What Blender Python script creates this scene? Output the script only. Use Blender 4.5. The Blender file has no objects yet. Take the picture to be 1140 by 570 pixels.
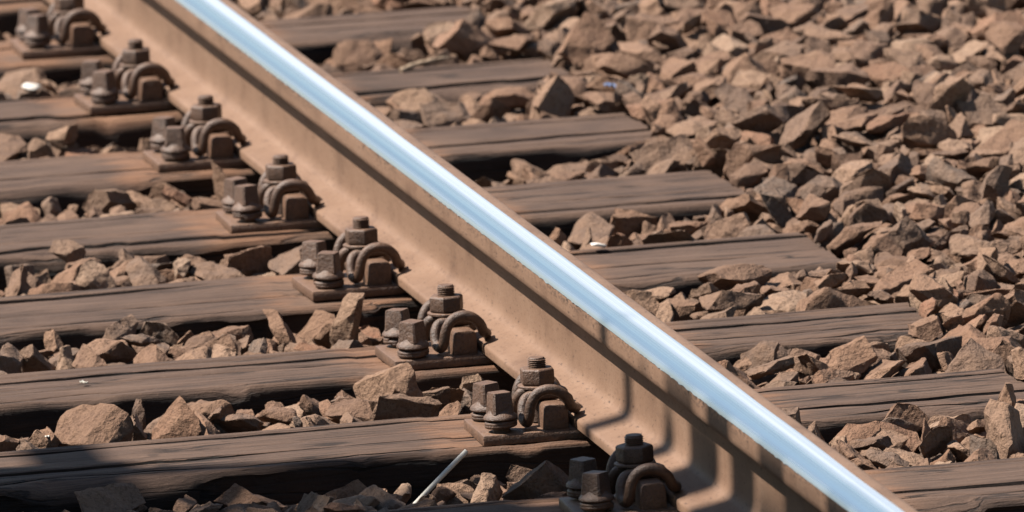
import bpy, bmesh, math, random
import numpy as np
from mathutils import Vector, Quaternion, Matrix, noise

# ---------------------------------------------------------------- camera, sky, sun, exposure
scene = bpy.context.scene
cam_data = bpy.data.cameras.new('camera')
cam = bpy.data.objects.new('camera', cam_data)
scene.collection.objects.link(cam)
CAM_LOC = Vector((-3.34543, -16.15225, 3.01044))
CAM_R = Vector((0.97938286, -0.19628968, -0.04774499))
CAM_U = Vector((0.07794958, 0.14915981, 0.98573587))
CAM_F = Vector((0.18636815, 0.96913452, -0.16138526))
cam.matrix_world = Matrix(((CAM_R.x, CAM_U.x, -CAM_F.x, CAM_LOC.x),
                           (CAM_R.y, CAM_U.y, -CAM_F.y, CAM_LOC.y),
                           (CAM_R.z, CAM_U.z, -CAM_F.z, CAM_LOC.z), (0, 0, 0, 1)))
cam_data.sensor_width = 36.0
cam_data.lens = 14762.87 * 36.0 / 1140.0
cam_data.clip_start = 0.5
cam_data.clip_end = 2000.0
cam_data.dof.use_dof = True
cam_data.dof.focus_distance = 17.25
cam_data.dof.aperture_fstop = 12.5
cam_data.dof.aperture_blades = 0
scene.camera = cam

SUN_AZ = math.radians(10.0)      # beyond square-left of the rail
SUN_EL = math.radians(55.2)
SUN = Vector((-math.cos(SUN_AZ) * math.cos(SUN_EL), math.sin(SUN_AZ) * math.cos(SUN_EL), math.sin(SUN_EL)))
world = bpy.data.worlds.new('World')
scene.world = world
world.use_nodes = True
wn = world.node_tree.nodes
wl = world.node_tree.links
sky = wn.new('ShaderNodeTexSky')
sky.sky_type = 'NISHITA'
sky.sun_disc = False
sky.sun_elevation = SUN_EL
sky.sun_rotation = math.atan2(SUN.x, SUN.y)
sky.altitude = 200
sky.air_density = 1.45
sky.dust_density = 0.7
sky.ozone_density = 1.0
bg = wn['Background']
bg.inputs['Strength'].default_value = 0.050
wl.new(sky.outputs['Color'], bg.inputs['Color'])

sun_data = bpy.data.lights.new('sun', 'SUN')
sun_data.energy = 5.0
sun_data.angle = math.radians(0.6)
sun_data.color = (1.0, 0.94, 0.86)
sun = bpy.data.objects.new('sun', sun_data)
sun.rotation_euler = SUN.to_track_quat('Z', 'Y').to_euler()
sun.location = (-6, 2, 9)
scene.collection.objects.link(sun)

vs = scene.view_settings
vs.view_transform = 'Standard'
vs.look = 'None'
vs.exposure = 1.52
vs.gamma = 1.0
vs.use_curve_mapping = False
scene.render.engine = 'CYCLES'
scene.cycles.use_denoising = True
scene.cycles.max_bounces = 5
scene.cycles.diffuse_bounces = 1

# ---------------------------------------------------------------- helpers
COL = scene.collection
def link(name, me, mats=None, parent=None):
    o = bpy.data.objects.new(name, me)
    if mats:
        for m in (mats if isinstance(mats, (list, tuple)) else [mats]):
            if m.name not in [x.name for x in me.materials if x]: me.materials.append(m)
    COL.objects.link(o)
    if parent: o.parent = parent
    return o
def bm_obj(name, bm, mat, parent=None, smooth=None):
    me = bpy.data.meshes.new(name)
    bmesh.ops.recalc_face_normals(bm, faces=bm.faces[:])
    bm.to_mesh(me); bm.free()
    if smooth is not None: shade(me, smooth)
    return link(name, me, mat, parent)
def shade(me, ang):
    me.polygons.foreach_set('use_smooth', [True] * len(me.polygons))
    me.set_sharp_from_angle(angle=math.radians(ang))
def empty(name, loc, rz=0.0):
    o = bpy.data.objects.new(name, None)
    o.empty_display_size = 0.1
    o.location = loc; o.rotation_euler = (0, 0, rz)
    COL.objects.link(o)
    return o
def tag(o, label=None, cat=None, group=None, kind=None):
    if label: o['label'] = label
    if cat: o['category'] = cat
    if group: o['group'] = group
    if kind: o['kind'] = kind
    return o
def box_bm(bm, x0, x1, y0, y1, z0, z1, bev=0.0, seg=2):
    r = bmesh.ops.create_cube(bm, size=1.0)
    for v in r['verts']:
        v.co = ((x0 + x1) / 2 + v.co.x * (x1 - x0), (y0 + y1) / 2 + v.co.y * (y1 - y0), (z0 + z1) / 2 + v.co.z * (z1 - z0))
    if bev > 0:
        es = list({e for v in r['verts'] for e in v.link_edges})
        bmesh.ops.bevel(bm, geom=es, offset=bev, segments=seg, profile=0.5, affect='EDGES')
def lathe(bm, prof, n=28, cx=0, cy=0):
    rings = []
    for r, z in prof:
        rings.append([bm.verts.new((cx + r * math.cos(2 * math.pi * i / n), cy + r * math.sin(2 * math.pi * i / n), z)) for i in range(n)])
    for a, b in zip(rings, rings[1:]):
        for i in range(n): bm.faces.new((a[i], a[(i + 1) % n], b[(i + 1) % n], b[i]))
    bm.faces.new(rings[0][::-1]); bm.faces.new(rings[-1])
def tube(bm, pts, rad, n=12, taper_ends=True):
    prev = None; rings = []
    N = len(pts)
    up = Vector((0, 0, 1))
    t0 = (pts[1] - pts[0]).normalized()
    side = t0.cross(up)
    if side.length < 1e-3: side = t0.cross(Vector((1, 0, 0)))
    side.normalize()
    for k, p in enumerate(pts):
        t = (pts[min(k + 1, N - 1)] - pts[max(k - 1, 0)]).normalized()
        side = (side - t * side.dot(t)).normalized()
        b = t.cross(side)
        r = rad(k) if callable(rad) else rad
        rings.append([bm.verts.new(p + (side * math.cos(2 * math.pi * i / n) + b * math.sin(2 * math.pi * i / n)) * r) for i in range(n)])
    for a, b in zip(rings, rings[1:]):
        for i in range(n): bm.faces.new((a[i], a[(i + 1) % n], b[(i + 1) % n], b[i]))
    bm.faces.new(rings[0][::-1]); bm.faces.new(rings[-1])
def catmull(P, m=8):
    out = []
    Q = [P[0] * 2 - P[1]] + list(P) + [P[-1] * 2 - P[-2]]
    for i in range(1, len(Q) - 2):
        a, b, c, d = Q[i - 1], Q[i], Q[i + 1], Q[i + 2]
        for j in range(m):
            t = j / m
            out.append(0.5 * ((2 * b) + (c - a) * t + (2 * a - 5 * b + 4 * c - d) * t * t + (3 * b - a - 3 * c + d) * t ** 3))
    out.append(P[-1].copy())
    return out
def nz(x, y, z=0.0): return noise.noise(Vector((x, y, z)))

# ---------------------------------------------------------------- materials
class NB:
    def __init__(self, name):
        self.m = bpy.data.materials.new(name); self.m.use_nodes = True
        self.t = self.m.node_tree; self.n = self.t.nodes; self.l = self.t.links
        self.b = self.n['Principled BSDF']
    def node(self, typ, **kw):
        nd = self.n.new(typ)
        for k, v in kw.items():
            if k.startswith('i_'): nd.inputs[k[2:].replace('_', ' ')].default_value = v
            else: setattr(nd, k, v)
        return nd
    def pos(self, scale=(1, 1, 1), obj=False):
        mp = self.node('ShaderNodeMapping'); mp.inputs['Scale'].default_value = scale
        if obj: s = self.node('ShaderNodeTexCoord').outputs['Object']
        else: s = self.node('ShaderNodeNewGeometry').outputs['Position']
        self.l.new(s, mp.inputs['Vector'])
        return mp.outputs['Vector']
    def noise(self, vec, scale, detail=4, rough=0.55, dist=0.0):
        nd = self.node('ShaderNodeTexNoise'); nd.inputs['Scale'].default_value = scale
        nd.inputs['Detail'].default_value = detail; nd.inputs['Roughness'].default_value = rough
        nd.inputs['Distortion'].default_value = dist
        self.l.new(vec, nd.inputs['Vector']); return nd.outputs['Fac']
    def ramp(self, fac, stops, interp='LINEAR'):
        r = self.node('ShaderNodeValToRGB'); r.color_ramp.interpolation = interp
        e = r.color_ramp.elements
        while len(e) < len(stops): e.new(0.5)
        for q, (p, c) in zip(e, stops):
            q.position = p; q.color = (c[0], c[1], c[2], 1) if not isinstance(c, (int, float)) else (c, c, c, 1)
        self.l.new(fac, r.inputs['Fac']); return r.outputs['Color']
    def mix(self, fac, a, b, mode='MIX'):
        m = self.node('ShaderNodeMix', data_type='RGBA', blend_type=mode)
        for s, v in ((m.inputs[0], fac), (m.inputs[6], a), (m.inputs[7], b)):
            if isinstance(v, (int, float)): s.default_value = v
            elif isinstance(v, tuple): s.default_value = (v[0], v[1], v[2], 1)
            else: self.l.new(v, s)
        return m.outputs[2]
    def math(self, op, a, b=0.0, c=0.0):
        m = self.node('ShaderNodeMath', operation=op)
        for s, v in zip(m.inputs, (a, b, c)):
            if isinstance(v, (int, float)): s.default_value = v
            else: self.l.new(v, s)
        return m.outputs[0]
    def bump(self, h, strength, dist, prev=None):
        b = self.node('ShaderNodeBump'); b.inputs['Strength'].default_value = strength; b.inputs['Distance'].default_value = dist
        self.l.new(h, b.inputs['Height'])
        if prev: self.l.new(prev, b.inputs['Normal'])
        return b.outputs['Normal']
    def out(self, col=None, rough=None, normal=None, metal=None, spec=None, k=None):
        if k and col is not None and not isinstance(col, tuple): col = self.mix(1.0, col, k, 'MULTIPLY')
        for k, v in (('Base Color', col), ('Roughness', rough), ('Normal', normal), ('Metallic', metal), ('Specular IOR Level', spec)):
            if v is None: continue
            if isinstance(v, (int, float)): self.b.inputs[k].default_value = v
            elif isinstance(v, tuple): self.b.inputs[k].default_value = (v[0], v[1], v[2], 1)
            else: self.l.new(v, self.b.inputs[k])
        return self.m

def rock_material(name, joined):
    q = NB(name)
    if joined:
        a = q.node('ShaderNodeAttribute', attribute_name='tint'); rnd = a.outputs['Fac']
    else:
        rnd = q.node('ShaderNodeObjectInfo').outputs['Random']
    v = q.pos()
    base = q.ramp(rnd, [(0.0, (.150, .112, .095)), (.10, (.235, .150, .110)), (.24, (.325, .206, .146)), (.38, (.230, .170, .140)), (.50, (.370, .252, .184)),
                        (.62, (.290, .172, .118)), (.74, (.190, .158, .140)), (.84, (.345, .225, .160)), (.93, (.46, .345, .265)), (1.0, (.34, .18, .12))])
    n1 = q.noise(v, 38, 5, .6); n2 = q.noise(v, 170, 4, .65); n3 = q.noise(v, 700, 3, .6)
    col = q.mix(q.ramp(n1, [(.36, 0.0), (.70, .6)]), base, (.37, .245, .172))
    col = q.mix(q.ramp(n2, [(.36, .55), (.50, 0.0)]), col, (.13, .082, .060))
    col = q.mix(q.ramp(n3, [(.62, 0.0), (.80, .45)]), col, (.50, .38, .30))
    vo = q.node('ShaderNodeTexVoronoi', feature='DISTANCE_TO_EDGE'); vo.inputs['Scale'].default_value = 60
    q.l.new(q.pos((1, 1.0, 1.6)), vo.inputs['Vector'])
    h = q.math('ADD', q.math('MULTIPLY', n1, 1.1), q.math('MULTIPLY', n2, .5))
    nrm = q.bump(h, .7, .014)
    nrm = q.bump(n3, .5, .0016, nrm)
    return q.out(col, .93, nrm, spec=.2, k=(.450, .406, .366))

def wood_material():
    q = NB('weathered_timber')
    ob = q.pos((1, 1, 1), obj=True)
    oi = q.node('ShaderNodeObjectInfo').outputs['Random']
    off = q.node('ShaderNodeCombineXYZ'); q.l.new(q.math('MULTIPLY', oi, 37.0), off.inputs[0]); q.l.new(q.math('MULTIPLY', oi, 11.0), off.inputs[1])
    add = q.node('ShaderNodeVectorMath', operation='ADD'); q.l.new(ob, add.inputs[0]); q.l.new(off.outputs[0], add.inputs[1])
    st = q.node('ShaderNodeMapping'); st.inputs['Scale'].default_value = (1.6, 34, 34); q.l.new(add.outputs[0], st.inputs['Vector'])
    g1 = q.noise(st.outputs[0], 2.2, 6, .62, .35)
    st2 = q.node('ShaderNodeMapping'); st2.inputs['Scale'].default_value = (5, 160, 160); q.l.new(add.outputs[0], st2.inputs['Vector'])
    g2 = q.noise(st2.outputs[0], 2.0, 4, .6, .2)
    blot = q.noise(add.outputs[0], 7, 4, .6)
    fine = q.noise(add.outputs[0], 240, 3, .6)
    col = q.ramp(g1, [(.22, (.040, .027, .022)), (.40, (.100, .066, .050)), (.58, (.155, .103, .078)), (.80, (.215, .150, .118))])
    col = q.mix(q.ramp(g2, [(.33, .75), (.50, 0.0)]), col, (.055, .036, .029))
    col = q.mix(q.ramp(blot, [(.42, 0.0), (.70, .55)]), col, (.20, .132, .096))
    col = q.mix(q.ramp(fine, [(.62, 0.0), (.75, .5)]), col, (.30, .21, .155))
    # adzed, rust-stained seat around the base plate: bare orange wood
    sep = q.node('ShaderNodeSeparateXYZ'); q.l.new(ob, sep.inputs[0])
    edge = q.math('ADD', q.math('ABSOLUTE', sep.outputs['X']), q.math('MULTIPLY', q.noise(st.outputs[0], 1.2, 3, .6), .14))
    seat = q.ramp(edge, [(.285, 1.0), (.325, 0.0)])
    seatcol = q.ramp(g1, [(.25, (.13, .065, .038)), (.5, (.30, .165, .098)), (.8, (.40, .245, .155))])
    seatcol = q.mix(q.ramp(blot, [(.45, 0.0), (.62, .8)]), seatcol, (.20, .135, .10))
    col = q.mix(q.math('MULTIPLY', seat, .8), col, seatcol)
    # hairline checks along the grain
    st3 = q.node('ShaderNodeMapping'); st3.inputs['Scale'].default_value = (2.2, 26, 26); q.l.new(add.outputs[0], st3.inputs['Vector'])
    ln = q.noise(st3.outputs[0], 1.0, 5, .5, .15)
    chk = q.ramp(q.math('ABSOLUTE', q.math('SUBTRACT', ln, .5)), [(.006, 1.0), (.022, 0.0)])
    chk = q.math('MULTIPLY', chk, q.ramp(q.noise(add.outputs[0], 5, 2, .5), [(.42, 0.0), (.55, 1.0)]))
    col = q.mix(q.math('MULTIPLY', chk, .9), col, (.028, .019, .015))
    # tops bleached and dusty; sides painted darker, their shade put into the colour
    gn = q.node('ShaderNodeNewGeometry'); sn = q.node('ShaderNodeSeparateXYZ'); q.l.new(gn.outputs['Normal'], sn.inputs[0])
    side_shade = q.mix(1.0, col, (.24, .23, .23), 'MULTIPLY')
    col = q.mix(q.ramp(q.math('ADD', sn.outputs['Z'], q.math('MULTIPLY', q.math('SUBTRACT', blot, .5), .5)), [(.25, 0.0), (.75, 1.0)]), side_shade, col)
    h = q.math('SUBTRACT', q.math('ADD', q.math('MULTIPLY', g1, .7), q.math('MULTIPLY', g2, .5)), q.math('MULTIPLY', chk, .5))
    nrm = q.bump(h, .85, .006)
    nrm = q.bump(fine, .6, .0016, nrm)
    return q.out(col, .88, nrm, spec=.25, k=(.460, .412, .374))

def rail_rust():
    q = NB('dusty_rail_rust')
    v = q.pos(); vs_ = q.pos((1, .18, 1)); vv = q.pos((1, 1, .12))
    a = q.noise(v, 9, 5, .6); b = q.noise(v, 90, 5, .65); c = q.noise(v, 420, 3, .6); s = q.noise(vs_, 60, 4, .6); d = q.noise(vv, 45, 4, .6)
    col = q.ramp(a, [(.30, (.240, .148, .100)), (.44, (.335, .218, .152)), (.60, (.370, .245, .174)), (.75, (.405, .278, .204))])
    col = q.mix(q.ramp(d, [(.52, 0.0), (.74, .22)]), col, (.27, .155, .098))
    col = q.mix(q.ramp(b, [(.33, .5), (.44, 0.0)]), col, (.21, .120, .076))
    e = q.noise(q.pos((1, .4, 1)), 200, 4, .7)
    col = q.mix(q.ramp(e, [(.33, .9), (.41, 0.0)]), col, (.09, .05, .035))
    col = q.mix(q.ramp(s, [(.58, 0.0), (.74, .18)]), col, (.50, .37, .28))
    col = q.mix(q.ramp(c, [(.63, 0.0), (.74, .8)]), col, (.62, .50, .41))
    # flaking scale under the polished lip
    zz = q.node('ShaderNodeSeparateXYZ'); q.l.new(v, zz.inputs[0])
    near = q.ramp(q.math('MULTIPLY', zz.outputs['Z'], 5.0), [(.655, 0.0), (.725, 1.0), (.745, 1.0), (.755, 0.0)])
    fl = q.math('MULTIPLY', q.ramp(q.noise(q.pos((1, .35, 1)), 240, 3, .65), [(.50, 0.0), (.56, 1.0)]), q.ramp(q.noise(q.pos((0, 1, 0)), 2.4, 2, .5), [(.40, 0.0), (.58, 1.0)]))
    col = q.mix(q.math('MULTIPLY', q.math('MULTIPLY', fl, near), .92), col, (.055, .034, .026))
    nrm = q.bump(b, .10, .0008); nrm = q.bump(c, .6, .0006, nrm)
    return q.out(col, .66, nrm, spec=.3, k=(.375, .330, .290))

def dark_rust(name, base, lite, bump=1.0):
    q = NB(name)
    v = q.pos(); oi = q.node('ShaderNodeObjectInfo').outputs['Random']
    a = q.noise(v, 60, 5, .62); b = q.noise(v, 260, 4, .65); c = q.noise(v, 900, 2, .5)
    col = q.mix(q.ramp(a, [(.35, 0.0), (.65, 1.0)]), base, lite)
    col = q.mix(q.ramp(b, [(.36, .7), (.50, 0.0)]), col, tuple(x * .45 for x in base))
    col = q.mix(q.math('MULTIPLY', oi, .55), col, q.mix(.5, col, (.21, .115, .066)))
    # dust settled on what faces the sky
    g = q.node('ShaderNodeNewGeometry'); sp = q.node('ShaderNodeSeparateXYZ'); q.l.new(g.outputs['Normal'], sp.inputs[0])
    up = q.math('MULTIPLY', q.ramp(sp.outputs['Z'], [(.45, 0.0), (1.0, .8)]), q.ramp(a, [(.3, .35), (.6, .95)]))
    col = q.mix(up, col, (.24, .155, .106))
    nrm = q.bump(q.math('ADD', b, q.math('MULTIPLY', a, 1.2)), .6 * bump, .0028); nrm = q.bump(c, .4, .0006, nrm)
    return q.out(col, .55, nrm, metal=0.0, spec=.45, k=(.47, .385, .315))

def polished_steel():
    q = NB('polished_running_steel')
    vs_ = q.pos((60, .10, 60)); v = q.pos()
    a = q.noise(vs_, 4, 4, .6); b = q.noise(q.pos((14, .03, 14)), 5, 2, .5); c = q.noise(v, 130, 4, .6)
    col = q.ramp(b, [(.3, (.84, .87, .90)), (.6, (.92, .93, .94)), (.8, (.97, .97, .97))])
    r = q.math('ADD', q.math('MULTIPLY', b, .12), q.math('MULTIPLY', a, .06))
    nrm = q.bump(a, .10, .0006)
    sp = q.node('ShaderNodeSeparateXYZ'); q.l.new(v, sp.inputs[0])
    ex = q.math('ADD', sp.outputs['X'], q.math('MULTIPLY', q.math('SUBTRACT', b, .5), .006))
    corner = q.ramp(q.math('MULTIPLY_ADD', ex, 10.0, .5), [(.115, 1.0), (.225, 0.0)])      # dull worn gauge corner
    col = q.mix(q.math('MULTIPLY', corner, .85), col, (.30, .33, .37))
    line = q.noise(q.pos((520, .25, 0)), 1.0, 3, .6)
    col = q.mix(q.ramp(line, [(.46, 0.0), (.66, .8)]), col, (.48, .54, .61))
    band = q.ramp(q.math('MULTIPLY_ADD', ex, 10.0, .5), [(.22, 0.0), (.34, .35), (.46, 1.0), (.57, 1.0), (.64, .4)])   # scuffed contact band
    rr = q.math('ADD', q.math('ADD', r, .06), q.math('ADD', q.math('MULTIPLY', corner, .20), q.math('ADD', q.math('MULTIPLY', band, .31), q.math('MULTIPLY', q.math('SUBTRACT', line, .5), .25))))
    m = q.out(col, rr, nrm, metal=1.0)
    return m

def simple(name, stops, scale, rough=.8, bump=.3, bd=.001, spec=.3):
    q = NB(name); v = q.pos(); n = q.noise(v, scale, 4, .6); n2 = q.noise(v, scale * 6, 3, .6)
    col = q.ramp(n, stops)
    return q.out(col, rough, q.bump(q.math('ADD', n, q.math('MULTIPLY', n2, .4)), bump, bd), spec=spec)

M_ROCK = rock_material('crushed_stone', False)
M_ROCKJ = rock_material('crushed_stone_bed', True)
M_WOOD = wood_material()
M_RAIL = rail_rust()
M_STEEL = polished_steel()
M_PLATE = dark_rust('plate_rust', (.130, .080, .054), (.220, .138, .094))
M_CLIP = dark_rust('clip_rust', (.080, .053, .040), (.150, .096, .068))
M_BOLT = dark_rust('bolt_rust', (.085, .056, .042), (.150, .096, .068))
M_SOIL = simple('dark_grit', [(.3, (.060, .042, .034)), (.7, (.135, .092, .070))], 60, .95, .8, .01, .1)
M_EARTH = simple('dry_earth', [(.3, (.16, .115, .085)), (.7, (.25, .185, .14))], 3, .95, .5, .05, .1)
M_WHITE = simple('pale_plastic', [(.3, (.36, .33, .27)), (.7, (.46, .43, .37))], 80, .45, .05, .0005, .5)
M_QUARTZ = simple('white_quartz', [(.3, (.38, .34, .29)), (.7, (.48, .45, .41))], 60, .6, .4, .003, .4)
M_TWIG = simple('bleached_twig', [(.3, (.17, .118, .078)), (.7, (.25, .185, .13))], 90, .85, .4, .002, .2)
M_BLUE = simple('blue_wrapper', [(.3, (.05, .08, .16)), (.7, (.10, .13, .22))], 120, .5, .3, .001, .4)
M_BOARD = simple('grey_board', [(.3, (.20, .165, .135)), (.7, (.33, .28, .23))], 9, .9, .4, .004, .2)

# ---------------------------------------------------------------- the setting
PITCH = .621
def yk(k): return PITCH * k - .026
SLEEPER_SPAN = {0: (-.15, .14), 1: (.51, .79), 2: (1.12, 1.37), 3: (1.71, 2.02), 4: (2.34, 2.65)}
def span(k): return SLEEPER_SPAN.get(k, (yk(k) - .115, yk(k) + .165))
TOP = -.0130                                   # top of the sleepers, plates stand 22 mm proud

me = bpy.data.meshes.new('ground')
me.from_pydata([(-600, -600, -.62), (600, -600, -.62), (600, 600, -.62), (-600, 600, -.62)], [], [(0, 1, 2, 3)])
tag(link('ground', me, M_EARTH), kind='structure')

def bed_target(x, y):
    d = noise.noise(Vector((x * 2.2, y * 2.2, 3.7))) * .02
    if x < 0: t = -.054 + .022 * max(0, 1 - abs(x + .14) / .2)
    elif x < .62: t = -.060 + .042 * min(1, max(0, (x - .15) / .42)) ** 1.5
    else: t = -.012 + .034 * min(1, (x - .62) / .35)
    return t + d
def bed_height(x, y):
    z = bed_target(x, y) - .080
    if x > 2.0: z -= (x - 2.0) * .62
    if x < -2.6: z -= (-2.6 - x) * .5
    return max(z, -.66) + nz(x * 19, y * 19) * .008
bx = [-4.2, -3.6, -3.0, -2.6, -2.2, -1.8, -1.5] + [-1.3 + .05 * i for i in range(66)] + [2.0, 2.3, 2.7, 3.1, 3.3]
by = [-14, -9, -6, -4, -3, -2, -1.4] + [-1.0 + .05 * i for i in range(140)] + [6.2, 7, 8, 10, 14, 20, 30]
V = [(x, y, bed_height(x, y)) for y in by for x in bx]
W_ = len(bx)
F = [(j * W_ + i, j * W_ + i + 1, (j + 1) * W_ + i + 1, (j + 1) * W_ + i) for j in range(len(by) - 1) for i in range(W_ - 1)]
me = bpy.data.meshes.new('ballast_bed'); me.from_pydata(V, [], F); me.validate()
bed = tag(link('ballast_bed', me, M_SOIL), 'brown crushed stone ballast bed around the sleepers', kind='structure')

# ---------------------------------------------------------------- sleepers
def sleeper_mesh(k, y0, y1):
    rng = random.Random(40 + k)
    w = y1 - y0; cy = (y0 + y1) / 2
    xs = [-2.03, -1.8, -1.55, -1.3, -1.15, -1.0] + [-.95 + .0125 * i for i in range(122)]
    xs = [x for x in xs if x < .572] + [.572]
    ncr = rng.randint(3, 5)
    cr = []
    for c in range(ncr):
        yc = -w / 2 + w * (c + .5 + rng.uniform(-.28, .28)) / ncr
        cr.append((yc, rng.uniform(.0035, .0080), rng.uniform(.012, .024), rng.uniform(0, 50), rng.uniform(.0, .45)))
    edge = rng.uniform(.012, .020)
    rows = []
    seat = .215 + rng.uniform(-.02, .03)
    lift = [rng.uniform(-.0032, .0032) for _ in range(ncr + 1)]
    for x in xs:
        pr = []
        # front face, bottom to top
        drop = -.0018 if -seat < x < seat - .02 else 0.0
        fw = nz(x * 3, k * 7.1, 1) * .006 + nz(x * 14, k * 3.3, 5) * .003
        ch = max(0, nz(x * 6, k * 5.7, 9) - .08) * .045 + max(0, nz(x * 21, k * 2.7, 4) - .15) * .02          # chipped arris
        f0 = -w / 2 + fw; b0 = w / 2 + nz(x * 3, k * 4.1, 2) * .006
        er = edge + ch
        for q in range(6):
            z = -.160 + (.160 - er) * q / 5
            split = .004 * max(0, nz(x * 2.5, z * 90, k * 2.0) - .1) * 3
            pr.append((f0 + nz(x * 8, z * 40, k) * .003 + split, z))
        for q in range(1, 5):
            a = q / 5 * math.pi / 2
            pr.append((f0 + er * (1 - math.cos(a)), -er + er * math.sin(a) - ch * .25))
        marks = []
        ylo = f0 + er + .002; yhi = b0 - edge - .002
        for (yc, cw, cd, ph, fade) in cr:
            y = yc + nz(x * 1.7, ph) * .016 + nz(x * 9, ph + 3) * .0035
            act = min(1, max(0, (nz(x * 1.3, ph + 11) + .32 + fade) * 2.6))
            marks.append((y, cw * act, cd * act))
        marks.sort()
        last = ylo
        tops = [ylo]
        zz = {}
        pts = [(ylo, lift[0])]
        prevy = ylo
        for c_, (y, cw, cd) in enumerate(marks):
            act_ = min(1, cd * 150); la = lift[c_] * act_; lb = lift[c_ + 1] * act_
            y = max(y, prevy + .018); y = min(y, yhi - .014)
            for q in (1, 2, 3):
                pts.append((prevy + (y - .008 - prevy) * q / 4, la * .7))
            pts += [(y - cw - .0016, la), (y - cw * .7, la - .0014 * min(1, cd * 200)), (y, -cd), (y + cw * .7, lb - .0014 * min(1, cd * 200)), (y + cw + .0016, lb)]
            prevy = y + .008
        for q in (1, 2, 3, 4): pts.append((prevy + (yhi - prevy) * q / 4, 0.0))
        for (y, z) in pts:
            h = nz(x * 5, y * 26, k * 3.1) * .0022 + nz(x * 22, y * 70, k) * .0009 - ((y / (w / 2)) ** 4) * .002
            pr.append((y, z + h + drop))
        for q in range(1, 5):
            a = q / 5 * math.pi / 2
            pr.append((b0 - edge + edge * math.sin(a), -edge * (1 - math.cos(a)) + drop))
        pr.append((b0, -edge)); pr.append((b0, -.160))
        rows.append(pr)
    Vv = []; Ff = []
    n = len(rows[0])
    for x, pr in zip(xs, rows):
        ex = 0
        for (y, z) in pr:
            xx = x
            if x > .571: xx = x - .004 + nz(y * 30, z * 30, k) * .006
            Vv.append((xx, y, z))
    for i in range(len(xs) - 1):
        for j in range(n - 1):
            a = i * n + j; Ff.append((a, a + n, a + n + 1, a + 1))
        Ff.append((i * n + n - 1, (i + 1) * n + n - 1, (i + 1) * n, i * n))
    e = (len(xs) - 1) * n
    # end grain cap as a fan
    Vv.append((xs[-1] - .003, 0, -.07)); c = len(Vv) - 1
    for j in range(n): Ff.append((e + j, c, e + (j + 1) % n))
    Vv.append((xs[0], 0, -.07)); c = len(Vv) - 1
    for j in range(n): Ff.append(((j + 1) % n, c, j))
    me = bpy.data.meshes.new('timber_sleeper')
    me.from_pydata(Vv, [], Ff); me.update()
    bm = bmesh.new(); bm.from_mesh(me); bmesh.ops.recalc_face_normals(bm, faces=bm.faces[:]); bm.to_mesh(me); bm.free()
    shade(me, 40)
    return me, cy
SL_LABEL = {
    -1: 'weathered timber sleeper just below the bottom edge of the picture',
    0: 'lowest timber sleeper, in shade, carrying the shaded rail fastening at the bottom edge',
    1: 'cracked timber sleeper with the white tube leaning in front of it',
    2: 'timber sleeper with a long split, third counted up from the bottom',
    3: 'timber sleeper with long dark cracks, fourth counted up from the bottom',
    4: 'timber sleeper under the fifth rail fastening counted up from the bottom edge',
    5: 'timber sleeper under the sixth rail fastening counted up from the bottom edge',
    6: 'timber sleeper right below the topmost one beyond the polished rail',
    7: 'timber sleeper topmost in the picture on the right of the polished rail',
    8: 'farthest timber sleeper, only a sliver at the top left corner'}
for k in range(0, 9):
    y0, y1 = span(k)
    me, cy = sleeper_mesh(k, y0, y1)
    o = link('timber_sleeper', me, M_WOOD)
    o.location = (0, cy, TOP)
    o.rotation_euler = (0, 0, math.radians([0, .6, -.5, .5, -.2, .3, .2, 0, .2][k]))
    tag(o, SL_LABEL[k], 'sleeper', 'timber sleepers under the rail')

# ---------------------------------------------------------------- rail
rail = tag(empty('rail', (0, 0, 0)), 'long rusty steel rail with a bright polished running surface', 'rail')
LEAN = -.022
BODY_L = [(-.0642, 0), (-.0645, .0095), (-.0632, .0125), (-.0605, .0138), (-.045, .0172), (-.030, .0208), (-.0205, .0236), (-.0165, .0256), (-.0133, .0290), (-.0110, .0345), (-.0098, .042), (-.0090, .055), (-.0085, .075),
          (-.0086, .092), (-.0100, .102), (-.0135, .1085), (-.022, .1135), (-.0335, .1182), (-.0355, .1205), (-.0358, .127), (-.0354, .137), (-.0350, .1440), (-.0344, .1475)]
RUN = [(-.0350, .1470), (-.0338, .1500), (-.0312, .1530), (-.027, .1552), (-.021, .1567), (-.013, .1577), (-.006, .1581), (.001, .1581), (.008, .1578), (.0145, .1574)]
BODY_R = [(.0145, .1572), (.0210, .1567), (.0280, .1559), (.0325, .1545), (.0350, .1516), (.0357, .147), (.0358, .124), (.0352, .1195), (.022, .1135), (.0100, .102), (.0085, .075), (.0118, .040), (.021, .0252), (.045, .0172), (.0632, .0125), (.0642, 0)]
def stations():
    s = [-12, -8, -5, -3, -2, -1.5, -1.2]
    y = -1.0
    while y < 5.6: s.append(round(y, 4)); y += .006
    return s + [5.8, 6.5, 8, 11, 16, 24]
YS = stations()
def sweep(name, prof, mat, mod, closed_bottom=None):
    n = len(prof); Vv = []; Ff = []
    for y in YS:
        for j, (x, z) in enumerate(prof):
            dx, dz = mod(j, x, y, z)
            Vv.append((x + dx + LEAN * z, y, z + dz))
    for i in range(len(YS) - 1):
        for j in range(n - 1):
            a = i * n + j; Ff.append((a, a + n, a + n + 1, a + 1))
        if closed_bottom: Ff.append((i * n + n - 1, (i + 1) * n + n - 1, (i + 1) * n, i * n))
    me = bpy.data.meshes.new(name); me.from_pydata(Vv, [], Ff); me.update()
    bm = bmesh.new(); bm.from_mesh(me); bmesh.ops.recalc_face_normals(bm, faces=bm.faces[:]); bm.to_mesh(me); bm.free()
    shade(me, 45)
    return link(name, me, mat, rail)
def rust_mod(j, x, y, z):
    a = nz(x * 200, y * 90, z * 200) * .00004
    return (a, a * .5)
under = [(.0138, .1556), (-.0325, .1468)]
sweep('rail_body', BODY_L + under[::-1] + BODY_R, M_RAIL, rust_mod, True)
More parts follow.
